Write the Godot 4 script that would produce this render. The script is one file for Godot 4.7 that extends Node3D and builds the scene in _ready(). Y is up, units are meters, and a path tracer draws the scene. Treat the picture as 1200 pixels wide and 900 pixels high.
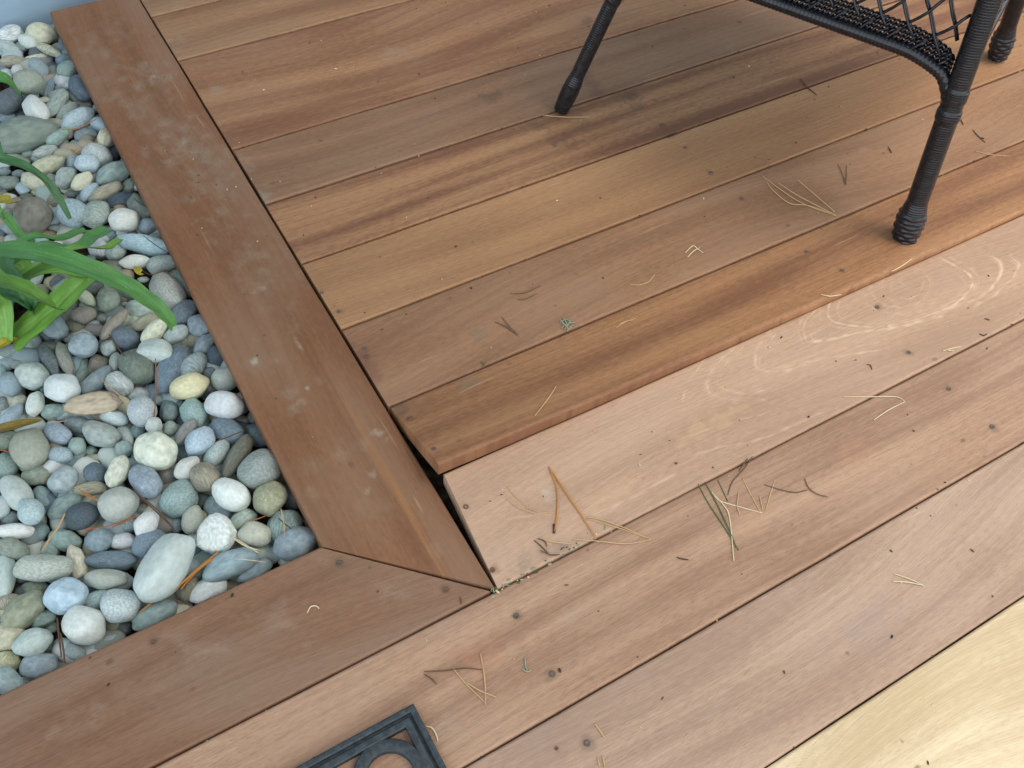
extends Node3D
# A timber deck beside a pebble bed, seen from standing height: x runs along the boards, z across them towards the viewer, y up; metres.

var deck: Node3D
var stains := []
var screws := []
var jobs := []
var metal_mat: StandardMaterial3D
var rng := RandomNumberGenerator.new()
var taken := {}
var pebble_meshes := []
var rock_meshes := []
var pebble_maps := []
var pebble_normal: Texture2D
var plain := {}

func _ready():
	rng.seed = 11
	_view_and_light()
	_setting()
	_stain_list()
	_screw_list()
	_boards()
	_chair()
	_mat()
	_pebble_kinds()
	_pebbles()
	_pebble_fill()
	_plant()
	_litter()
	_crumbs()

# ---------------------------------------------------------------- view, sky, sun
func _view_and_light():
	var cam := Camera3D.new()
	cam.name = "camera"
	cam.position = Vector3(0, 1, 0)
	cam.rotation_degrees = Vector3(-53.493, -35.490, 6.471)
	cam.fov = 43.78
	cam.near = 0.05
	cam.far = 400.0
	add_child(cam)
	cam.current = true
	var env := Environment.new()
	var sky := Sky.new()
	var sm := ProceduralSkyMaterial.new()
	sm.sky_top_color = Color(0.74, 0.79, 0.84)
	sm.sky_horizon_color = Color(0.93, 0.95, 0.97)
	sm.sky_curve = 0.25
	sm.ground_bottom_color = Color(0.30, 0.32, 0.27)
	sm.ground_horizon_color = Color(0.55, 0.57, 0.55)
	sm.sky_energy_multiplier = 1.0
	sky.sky_material = sm
	env.background_mode = Environment.BG_SKY
	env.sky = sky
	env.tonemap_mode = Environment.TONE_MAPPER_LINEAR
	env.tonemap_exposure = 2.8
	env.sdfgi_enabled = true
	env.ssao_enabled = true
	env.ssil_enabled = true
	var we := WorldEnvironment.new()
	we.name = "world_environment"
	we.environment = env
	add_child(we)
	var sun := DirectionalLight3D.new()
	sun.name = "sun"
	sun.light_energy = 0.34
	sun.light_color = Color(1.0, 0.96, 0.90)
	sun.light_angular_distance = 36.0
	sun.shadow_enabled = true
	sun.look_at_from_position(Vector3(1.1, 3.0, 0.75), Vector3.ZERO)
	add_child(sun)

# ---------------------------------------------------------------- helpers
func numbered(n: String) -> String:
	var k: int = taken.get(n, 0)
	taken[n] = k + 1
	return n if k == 0 else "%s_%03d" % [n, k]

func tag(o: Node, label: String, category: String, group := "", kind := ""):
	o.set_meta("label", label)
	if category:
		o.set_meta("category", category)
	if group:
		o.set_meta("group", group)
	if kind:
		o.set_meta("kind", kind)

func thing(called: String, at := Vector3.ZERO) -> Node3D:
	var n := Node3D.new()
	n.name = numbered(called)
	n.position = at
	add_child(n, true)
	return n

func put(called: String, mesh: Mesh, m: Material, parent: Node = null) -> MeshInstance3D:
	var o := MeshInstance3D.new()
	o.mesh = mesh
	o.material_override = m
	if parent == null:
		o.name = numbered(called)
		add_child(o, true)
	else:
		var k: int = parent.get_meta("n_" + called, 0)
		parent.set_meta("n_" + called, k + 1)
		o.name = called if k == 0 else "%s_%03d" % [called, k]
		parent.add_child(o, true)
	return o

func flat(c: Color, rough := 0.7, spec := 0.5) -> StandardMaterial3D:
	var key := str(c) + str(rough) + str(spec)
	if not plain.has(key):
		var m := StandardMaterial3D.new()
		m.albedo_color = c
		m.roughness = rough
		m.metallic_specular = spec
		plain[key] = m
	return plain[key]

func noise(s: int, f := 1.0, oct := 1) -> FastNoiseLite:
	var n := FastNoiseLite.new()
	n.noise_type = FastNoiseLite.TYPE_SIMPLEX_SMOOTH
	n.seed = s
	n.frequency = f
	n.fractal_type = FastNoiseLite.FRACTAL_NONE if oct == 1 else FastNoiseLite.FRACTAL_FBM
	n.fractal_octaves = oct
	return n

# a tube through points, one radius per point
func tube(st: SurfaceTool, p: Array, r: Array, sides := 6, squash := 1.0):
	var n := p.size()
	var up := Vector3.UP
	var rings := []
	for i in n:
		var t: Vector3 = (p[mini(i + 1, n - 1)] - p[maxi(i - 1, 0)]).normalized()
		if absf(t.dot(up)) > 0.95:
			up = Vector3.RIGHT
		var a := t.cross(up).normalized()
		var b := a.cross(t).normalized()
		up = b
		var ring := []
		for k in sides:
			var w := TAU * k / sides
			ring.append(p[i] + (a * cos(w) + b * sin(w) * squash) * r[i])
		rings.append(ring)
	for i in n - 1:
		for k in sides:
			var k2 := (k + 1) % sides
			quad(st, rings[i][k], rings[i][k2], rings[i + 1][k2], rings[i + 1][k])
	for k in range(1, sides - 1):
		tri(st, rings[0][0], rings[0][k + 1], rings[0][k])
		tri(st, rings[n - 1][0], rings[n - 1][k], rings[n - 1][k + 1])

func tri(st: SurfaceTool, a: Vector3, b: Vector3, c: Vector3):
	st.add_vertex(a)
	st.add_vertex(b)
	st.add_vertex(c)

func quad(st: SurfaceTool, a: Vector3, b: Vector3, c: Vector3, d: Vector3):
	tri(st, a, b, c)
	tri(st, a, c, d)

func begin(smooth := 0) -> SurfaceTool:
	var st := SurfaceTool.new()
	st.begin(Mesh.PRIMITIVE_TRIANGLES)
	st.set_smooth_group(smooth)
	return st

func done(st: SurfaceTool) -> ArrayMesh:
	st.generate_normals()
	st.index()
	return st.commit()

# a smooth path through points (Catmull-Rom), each span cut in n
func smooth_path(p: Array, n: int) -> Array:
	if p.size() < 3:
		var q := []
		for i in n + 1:
			q.append(p[0].lerp(p[p.size() - 1], float(i) / n))
		return q
	var out := []
	for i in p.size() - 1:
		var a: Vector3 = p[maxi(i - 1, 0)]
		var b: Vector3 = p[i]
		var c: Vector3 = p[i + 1]
		var d: Vector3 = p[mini(i + 2, p.size() - 1)]
		for k in n:
			out.append(b.cubic_interpolate(c, a, d, float(k) / n))
	out.append(p[p.size() - 1])
	return out

func no_shape(_t: float, _w: float) -> float:
	return 0.0

# a surface turned about the line from a to b; profile gives (distance from a, radius); shaped(row, angle) adds to the radius
func lathe(st: SurfaceTool, a: Vector3, b: Vector3, prof: Array, seg := 20, shaped: Callable = no_shape):
	var t := (b - a).normalized()
	var u := t.cross(Vector3.RIGHT if absf(t.x) < 0.9 else Vector3.FORWARD).normalized()
	var v := t.cross(u)
	var rows := []
	for i in prof.size():
		var row := []
		for k in seg:
			var w := TAU * k / seg
			var r: float = prof[i].y
			r += shaped.call(prof[i].x, w)
			row.append(a + t * prof[i].x + (u * cos(w) + v * sin(w)) * r)
		rows.append(row)
	for i in prof.size() - 1:
		for k in seg:
			var k2 := (k + 1) % seg
			quad(st, rows[i][k], rows[i + 1][k], rows[i + 1][k2], rows[i][k2])

# a box with chamfered top edges, from lo to hi
func bevel_box(st: SurfaceTool, lo: Vector3, hi: Vector3, c: float):
	var q := [
		Vector3(lo.x, lo.y, lo.z), Vector3(hi.x, lo.y, lo.z), Vector3(hi.x, lo.y, hi.z), Vector3(lo.x, lo.y, hi.z),
		Vector3(lo.x, hi.y - c, lo.z), Vector3(hi.x, hi.y - c, lo.z), Vector3(hi.x, hi.y - c, hi.z), Vector3(lo.x, hi.y - c, hi.z),
		Vector3(lo.x + c, hi.y, lo.z + c), Vector3(hi.x - c, hi.y, lo.z + c), Vector3(hi.x - c, hi.y, hi.z - c), Vector3(lo.x + c, hi.y, hi.z - c)]
	for i in 4:
		var j := (i + 1) % 4
		quad(st, q[i], q[j], q[j + 4], q[i + 4])
		quad(st, q[i + 4], q[j + 4], q[j + 8], q[i + 8])
	quad(st, q[8], q[9], q[10], q[11])
	quad(st, q[0], q[3], q[2], q[1])

func noise_map(s: int, lo: Color, hi: Color, oct: int, freq: float, contrast := 1.0, size := 256, stretch := 1.0) -> ImageTexture:
	var n := noise(s, freq, oct)
	var im := Image.create(size, size, false, Image.FORMAT_RGB8)
	for y in size:
		for x in size:
			var t := clampf(0.5 + contrast * n.get_noise_2d(x, y * stretch), 0.0, 1.0)
			im.set_pixel(x, y, lo.lerp(hi, t))
	return ImageTexture.create_from_image(im)

# ---------------------------------------------------------------- ground, wall
func _setting():
	var soil := StandardMaterial3D.new()
	soil.albedo_texture = noise_map(5, Color(0.20, 0.17, 0.13), Color(0.38, 0.33, 0.27), 4, 0.05, 1.2)
	soil.uv1_triplanar = true
	soil.uv1_world_triplanar = true
	soil.uv1_scale = Vector3(4, 4, 4)
	soil.roughness = 0.95
	var g := PlaneMesh.new()
	g.size = Vector2(240, 240)
	g.subdivide_width = 8
	g.subdivide_depth = 8
	var go := put("ground", g, soil)
	go.position.y = -0.085
	tag(go, "dark soil under the pebbles and the deck", "", "", "structure")
	# the house: a painted wall at the far side of the deck and of the pebble bed
	var paint := StandardMaterial3D.new()
	paint.albedo_texture = noise_map(9, Color(0.575, 0.665, 0.735), Color(0.605, 0.70, 0.76), 5, 0.02, 1.0)
	paint.uv1_triplanar = true
	paint.uv1_world_triplanar = true
	paint.uv1_scale = Vector3(3, 3, 3)
	paint.roughness = 0.8
	var house := thing("house", Vector3(0, 0, -1.715))
	tag(house, "blue-grey painted house wall behind the pebbles and the far deck end", "house")
	var st := begin(-1)
	bevel_box(st, Vector3(-4.0, -0.3, -0.24), Vector3(5.5, 2.7, 0.0), 0.004)
	put("wall", done(st), paint, house)
	st = begin(-1)
	bevel_box(st, Vector3(-0.35, 2.7, -0.6), Vector3(1.6, 2.82, 2.55), 0.004)  # roof slab out of view, placed to darken the left of the deck
	put("unseen_eave", done(st), flat(Color(0.80, 0.80, 0.78), 0.8), house)

# ---------------------------------------------------------------- timber
# style: a light tone, d dark tone, c a second hue, kb strength of bands, band bands per metre, hue share of the second hue
func paint_board(i: int):
	var j: Dictionary = jobs[i]
	var w: int = j.w
	var h: int = j.h
	var L: float = j.len
	var W: float = j.wid
	var s: int = j.seed
	var a: Color = j.a
	var d: Color = j.d
	var c: Color = j.c
	var kb: float = j.kb
	var band: float = j.band
	var hue: float = j.hue
	var warp: float = j.get("warp", 1.0)
	var fine: float = j.get("fine", 1.0)
	var ring: float = j.get("ring", 0.2)
	var rate: float = j.get("rate", 60.0)
	var n1 := noise(s + 1)
	var n2 := noise(s + 2)
	var n3 := noise(s + 3)
	var n4 := noise(s + 4)
	var n5 := noise(s + 5)
	var s_noise := noise(s + 6)
	var bytes := PackedByteArray()
	bytes.resize(w * h * 3)
	var rel := PackedByteArray()
	rel.resize(w * h)
	var at := 0
	for py in h:
		var y := (py + 0.5) / h * W
		for px in w:
			var x := (px + 0.5) / w * L
			var wp := n1.get_noise_2d(x * 1.1, y * 3.5)
			var yy := y + wp * 0.016 * warp
			var s1 := n2.get_noise_2d(x * 0.9, yy * band)
			var s2 := n3.get_noise_2d(x * 3.2, yy * 190.0)
			var s3 := n4.get_noise_2d(x * 22.0, yy * 820.0)
			var bl := n5.get_noise_2d(x * 4.0, y * 8.0)
			var bl2 := n5.get_noise_2d(x * 55.0 + 50.0, y * 120.0)
			var t := 0.5 + kb * s1 + fine * (0.13 * s2 + 0.14 * s3) + 0.12 * bl2 + 0.16 * bl
			var m := clampf((bl + s1 * 0.4) * 0.8 + 0.35, 0.0, 1.0) * hue
			# growth rings cut lengthwise, and dark pores along the grain
			var g := sin((yy + 0.006 * s1) * TAU * rate + 2.5 * s1)
			t -= ring * smoothstep(0.35, 1.0, g) * clampf(0.6 + 0.8 * bl, 0.15, 1.0)
			var pore := n3.get_noise_2d(x * 70.0 + 11.0, yy * 760.0)
			t -= 0.32 * smoothstep(0.40, 0.60, pore)
			t = clampf(t, 0.0, 1.0)
			var cr := lerpf(d.r, a.r, t)
			var cg := lerpf(d.g, a.g, t)
			var cb := lerpf(d.b, a.b, t)
			cr = lerpf(cr, c.r, m) 
			cg = lerpf(cg, c.g, m)
			cb = lerpf(cb, c.b, m)
			bytes[at * 3] = int(clampf(cr, 0.0, 1.0) * 255.0)
			bytes[at * 3 + 1] = int(clampf(cg, 0.0, 1.0) * 255.0)
			bytes[at * 3 + 2] = int(clampf(cb, 0.0, 1.0) * 255.0)
			rel[at] = int(clampf(0.5 + 0.22 * s2 + 0.28 * s3, 0.0, 1.0) * 255.0)
			at += 1
	# marks with a shape of their own: water stains, dust, scratches
	for k in j.stains:
		var sx: float = k[0]
		var sy: float = k[1]
		var rx: float = k[2]
		var ry: float = k[3]
		var col: Color = k[5]
		var mode: String = k[6]
		var x0 := maxi(0, int((sx - rx * 1.5) / L * w))
		var x1 := mini(w - 1, int((sx + rx * 1.5) / L * w))
		var y0 := maxi(0, int((sy - ry * 1.5) / W * h))
		var y1 := mini(h - 1, int((sy + ry * 1.5) / W * h))
		for py in range(y0, y1 + 1):
			for px in range(x0, x1 + 1):
				var x := (px + 0.5) / w * L
				var y := (py + 0.5) / h * W
				var e := Vector2((x - sx) / rx, (y - sy) / ry).length() + 0.55 * n1.get_noise_2d(x * 30.0, y * 30.0) + 0.25 * n3.get_noise_2d(x * 90.0, y * 90.0)
				var q := 0.0
				if mode == "ring":
					q = (1.0 - smoothstep(0.0, 0.28, absf(e - 0.8))) * (0.55 + 0.45 * n5.get_noise_2d(x * 40.0, y * 40.0)) + 0.25 * (1.0 - smoothstep(0.5, 0.9, e))
				elif mode == "dust":
					q = (1.0 - smoothstep(0.1, 1.15, e)) * clampf(0.5 + 0.45 * n2.get_noise_2d(x * 28.0, y * 40.0) + 0.25 * n5.get_noise_2d(x * 110.0, y * 260.0) + 0.15 * s_noise.get_noise_2d(x * 300.0, y * 420.0), 0.0, 1.0)
				elif mode == "streak":
					e = Vector2((x - sx) / rx, (y - sy + 0.004 * n1.get_noise_2d(x * 6.0, 1.0)) / ry).length() + 0.3 * n3.get_noise_2d(x * 6.0, y * 160.0)
					q = 1.0 - smoothstep(0.0, 1.1, e)
				else:
					q = 1.0 - smoothstep(0.15, 1.2, e)
				q = clampf(q * float(k[4]), 0.0, 1.0)
				var o := (py * w + px) * 3
				bytes[o] = int(lerpf(bytes[o], col.r * 255.0, q))
				bytes[o + 1] = int(lerpf(bytes[o + 1], col.g * 255.0, q))
				bytes[o + 2] = int(lerpf(bytes[o + 2], col.b * 255.0, q))
	# growth lines that the saw laid open
	for k in j.get("lines", []):
		# each line has two fainter companions, as rings lie one within another
		var mid := Vector3.ZERO
		for p in k[2]:
			mid += p / float(k[2].size())
		for echo in [1.0, 1.1, 0.88]:
			var turned := []
			for p in k[2]:
				turned.append(mid + (p - mid) * echo)
			_grow(j, bytes, turned, k[0], k[1] * (1.0 if echo == 1.0 else 0.42), [n1, n3, n5])
	j.albedo = Image.create_from_data(w, h, false, Image.FORMAT_RGB8, bytes)
	j.relief = Image.create_from_data(w, h, false, Image.FORMAT_L8, rel)

func _grow(j: Dictionary, bytes: PackedByteArray, pts: Array, width: float, share: float, ns: Array):
		var n1: FastNoiseLite = ns[0]
		var n3: FastNoiseLite = ns[1]
		var n5: FastNoiseLite = ns[2]
		var w: int = j.w
		var h: int = j.h
		var L: float = j.len
		var W: float = j.wid
		var path := smooth_path(pts, 8)
		var walk := []
		for m in path.size() - 1:
			var steps := maxi(1, int(path[m].distance_to(path[m + 1]) / 0.0007))
			for q in steps:
				walk.append(path[m].lerp(path[m + 1], float(q) / steps))
		for p in walk:
			var wide: float = width * 0.95 * (0.7 + 0.6 * n3.get_noise_2d(p.x * 40.0, p.z * 40.0))
			var cx: float = p.x - j.xa + 0.0009 * n1.get_noise_2d(p.x * 50.0, p.z * 90.0)
			var cy: float = p.z - j.z0 + 0.0008 * n1.get_noise_2d(p.x * 50.0 + 70.0, p.z * 90.0)
			var px0 := int((cx - wide * 2.0) / L * w)
			var py0 := int((cy - wide * 2.0) / W * h)
			for py in range(maxi(0, py0), mini(h, int((cy + wide * 2.0) / W * h) + 1)):
				for px in range(maxi(0, px0), mini(w, int((cx + wide * 2.0) / L * w) + 1)):
					var e := Vector2((px + 0.5) / w * L - cx, (py + 0.5) / h * W - cy).length() / wide
					var q := (1.0 - smoothstep(0.0, 1.9, e)) * share * 0.20 * (0.85 + 0.35 * n5.get_noise_2d(p.x * 25.0, p.z * 25.0))
					var o := (py * w + px) * 3
					bytes[o] = int(lerpf(bytes[o], 222.0, q))
					bytes[o + 1] = int(lerpf(bytes[o + 1], 196.0, q))
					bytes[o + 2] = int(lerpf(bytes[o + 2], 168.0, q))

func lift_none(_x: float, _f: float) -> float:
	return 0.0

# the last upper board has risen and twisted: its front edge stands high at the corner, and it settles along its length
func lift_nose(x: float, f: float) -> float:
	return 0.040 * exp(-maxf(x - 0.27, 0.0) * 1.7) * f

func lift_pale(x: float, f: float) -> float:
	return (-0.006 + 0.021 * exp(-maxf(x - 0.27, 0.0) * 1.7)) * (1.0 - f)

func lift_side(x: float, f: float) -> float:
	return 0.005 * pow(clampf(1.0 - (x - 0.36) / 0.4, 0.0, 1.0), 2.0) * f

# o: x0, x1 ends along the board, z0, z1 its sides, k0, k1 slope of the end cuts, turned = runs along z, lift, r edge radius, thick
func plank(o: Dictionary) -> MeshInstance3D:
	var z0: float = o.z0
	var z1: float = o.z1
	var r: float = o.get("r", 0.003)
	var rf: float = o.get("rf", r)
	var th: float = o.get("thick", 0.024)
	var lift: Callable = o.get("lift", lift_none)
	var turned: bool = o.get("turned", false)
	var k0: float = o.get("k0", 0.0)
	var k1: float = o.get("k1", 0.0)
	var cup: float = o.get("cup", 0.0)
	var zs := []
	var ys := []
	zs.append(z0); ys.append(-th)
	for k in 4:
		var w := PI / 2 * k / 3.0
		zs.append(z0 + r - r * cos(w)); ys.append(-r + r * sin(w))
	for k in 5:
		zs.append(lerpf(z0 + r + 0.001, z1 - rf - 0.001, k / 4.0)); ys.append(0.0)
	for k in 4:
		var w := PI / 2 * k / 3.0
		zs.append(z1 - rf + rf * sin(w)); ys.append(-rf + rf * cos(w))
	zs.append(z1); ys.append(-th)
	var n := 40
	var m := zs.size()
	var xa := minf(o.x0 + minf(0.0, k0 * (z1 - z0)), o.x0)
	var xb := maxf(o.x1 + maxf(0.0, k1 * (z1 - z0)), o.x1)
	var wob := noise(o.seed + 77)
	var rows := []
	var uvs := []
	for i in n + 1:
		var row := []
		var uvr := []
		for q in m:
			var f: float = (zs[q] - z0) / (z1 - z0)
			var s: float = o.x0 + k0 * (zs[q] - z0)
			var e: float = o.x1 + k1 * (zs[q] - z0)
			var tt := float(i) / n
			tt = pow(tt, o.get("crowd", 1.0))
			var x := lerpf(s, e, tt)
			var y: float = ys[q] + lift.call(x, f) + 0.0006 * wob.get_noise_2d(x * 2.0, zs[q] * 9.0) + cup * (pow(2.0 * f - 1.0, 2.0) - 1.0)
			var z: float = zs[q] + 0.0005 * wob.get_noise_2d(x * 5.0 + 30.0, 0.0)
			row.append(Vector3(x, y, z))
			uvr.append(Vector2((x - xa) / (xb - xa), f))
		rows.append(row)
		uvs.append(uvr)
	var st := begin(0)
	for i in n:
		for q in m - 1:
			for c in [[0, 0], [1, 1], [0, 1], [0, 0], [1, 0], [1, 1]]:
				st.set_uv(uvs[i + c[0]][q + c[1]])
				st.add_vertex(rows[i + c[0]][q + c[1]])
	st.set_smooth_group(-1)
	for e in [0, n]:
		for q in range(1, m - 1):
			var idx := [0, q + 1, q] if e == n else [0, q, q + 1]
			for k in idx:
				st.set_uv(uvs[e][k])
				st.add_vertex(rows[e][k])
	for i in n:
		for c in [[0, 0], [1, m - 1], [1, 0], [0, 0], [0, m - 1], [1, m - 1]]:
			st.set_uv(uvs[i + c[0]][c[1]])
			st.add_vertex(rows[i + c[0]][c[1]])
	var mesh := done(st)
	var mat := StandardMaterial3D.new()
	mat.roughness = o.get("rough", 0.62)
	mat.metallic_specular = 0.42
	mat.heightmap_enabled = true
	mat.heightmap_scale = 0.045
	mat.texture_repeat = false
	var b := put("plank", mesh, mat, deck)
	if turned:
		b.rotation.y = PI / 2
	if o.has("label"):
		b.set_meta("label", o.label)
	# marks and screws that fall on this board
	var mine := []
	for k in stains:
		var lx: float = -k[1] if turned else k[0]
		var lz: float = k[0] if turned else k[1]
		if lz > z0 - 0.02 and lz < z1 + 0.02 and lx > xa - 0.02 and lx < xb + 0.02 and (k[7] == o.id or k[7] == ""):
			mine.append([lx - xa, lz - z0, k[3] if turned else k[2], k[2] if turned else k[3], k[4], k[5], k[6]])
	# everyday wear: dusty spots, dirt specks, short scratches, none of them at a place that matters
	var wear := RandomNumberGenerator.new()
	wear.seed = o.seed * 31
	for k in 34:
		var lx := wear.randf() * (xb - xa)
		var lz := wear.randf() * (z1 - z0)
		if k < 12:
			mine.append([lx, lz, wear.randf_range(0.006, 0.022), wear.randf_range(0.004, 0.012), wear.randf_range(0.12, 0.3), rgb(166, 154, 138), "dust"])
		elif k < 26:
			mine.append([lx, lz, wear.randf_range(0.0015, 0.005), wear.randf_range(0.0015, 0.003), wear.randf_range(0.25, 0.5), rgb(82, 62, 48), "soft"])
		else:
			mine.append([lx, lz, wear.randf_range(0.012, 0.05), wear.randf_range(0.0012, 0.002), wear.randf_range(0.2, 0.4), rgb(212, 182, 150), "streak"])
	for k in screws:
		if k[3] != o.id:
			continue
		var lx: float = -k[1] if turned else k[0]
		var lz: float = k[0] if turned else k[1]
		var f := (lz - z0) / (z1 - z0)
		var hd := put("screw", screw_mesh(k[2]), k[4], b)
		hd.position = Vector3(lx, lift.call(lx, f) + 0.0003 + cup * (pow(2.0 * f - 1.0, 2.0) - 1.0), lz)
		var slope: float = (lift.call(lx, 1.0) - lift.call(lx, 0.0)) / (z1 - z0)
		hd.rotation.x = -atan(slope)
		mine.append([lx - xa, lz - z0, k[2] * 2.2, k[2] * 2.2, 0.22, Color(0.20, 0.15, 0.12), "soft"])
	if o.has("copy_of"):
		mat.albedo_texture = o.copy_of.albedo_texture
		mat.heightmap_texture = o.copy_of.heightmap_texture
		return b
	var job := {"mat": mat, "w": o.get("tw", 2048), "h": int((z1 - z0) / 0.0008), "len": xb - xa, "wid": z1 - z0, "stains": mine, "seed": o.seed, "xa": xa, "z0": z0}
	if o.has("lines"):
		job.lines = o.lines
	job.merge(o.style)
	jobs.append(job)
	return b

var screw_meshes := {}
func screw_mesh(r: float) -> Mesh:
	if not screw_meshes.has(r):
		var st := begin(0)
		lathe(st, Vector3(0, -0.003, 0), Vector3(0, 0.001, 0), [Vector2(0, r), Vector2(0.003, r), Vector2(0.0034, r * 0.9), Vector2(0.0035, r * 0.45), Vector2(0.0029, r * 0.36), Vector2(0.0029, 0.00005)], 14)
		screw_meshes[r] = done(st)
	return screw_meshes[r]

func rgb(r: int, g: int, b: int) -> Color:
	return Color(r / 255.0, g / 255.0, b / 255.0)

func style(a: Color, d: Color, c: Color, kb: float, band: float, hue: float, more := {}) -> Dictionary:
	var s := {"a": a, "d": d, "c": c, "kb": kb, "band": band, "hue": hue}
	s.merge(more)
	return s

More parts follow.
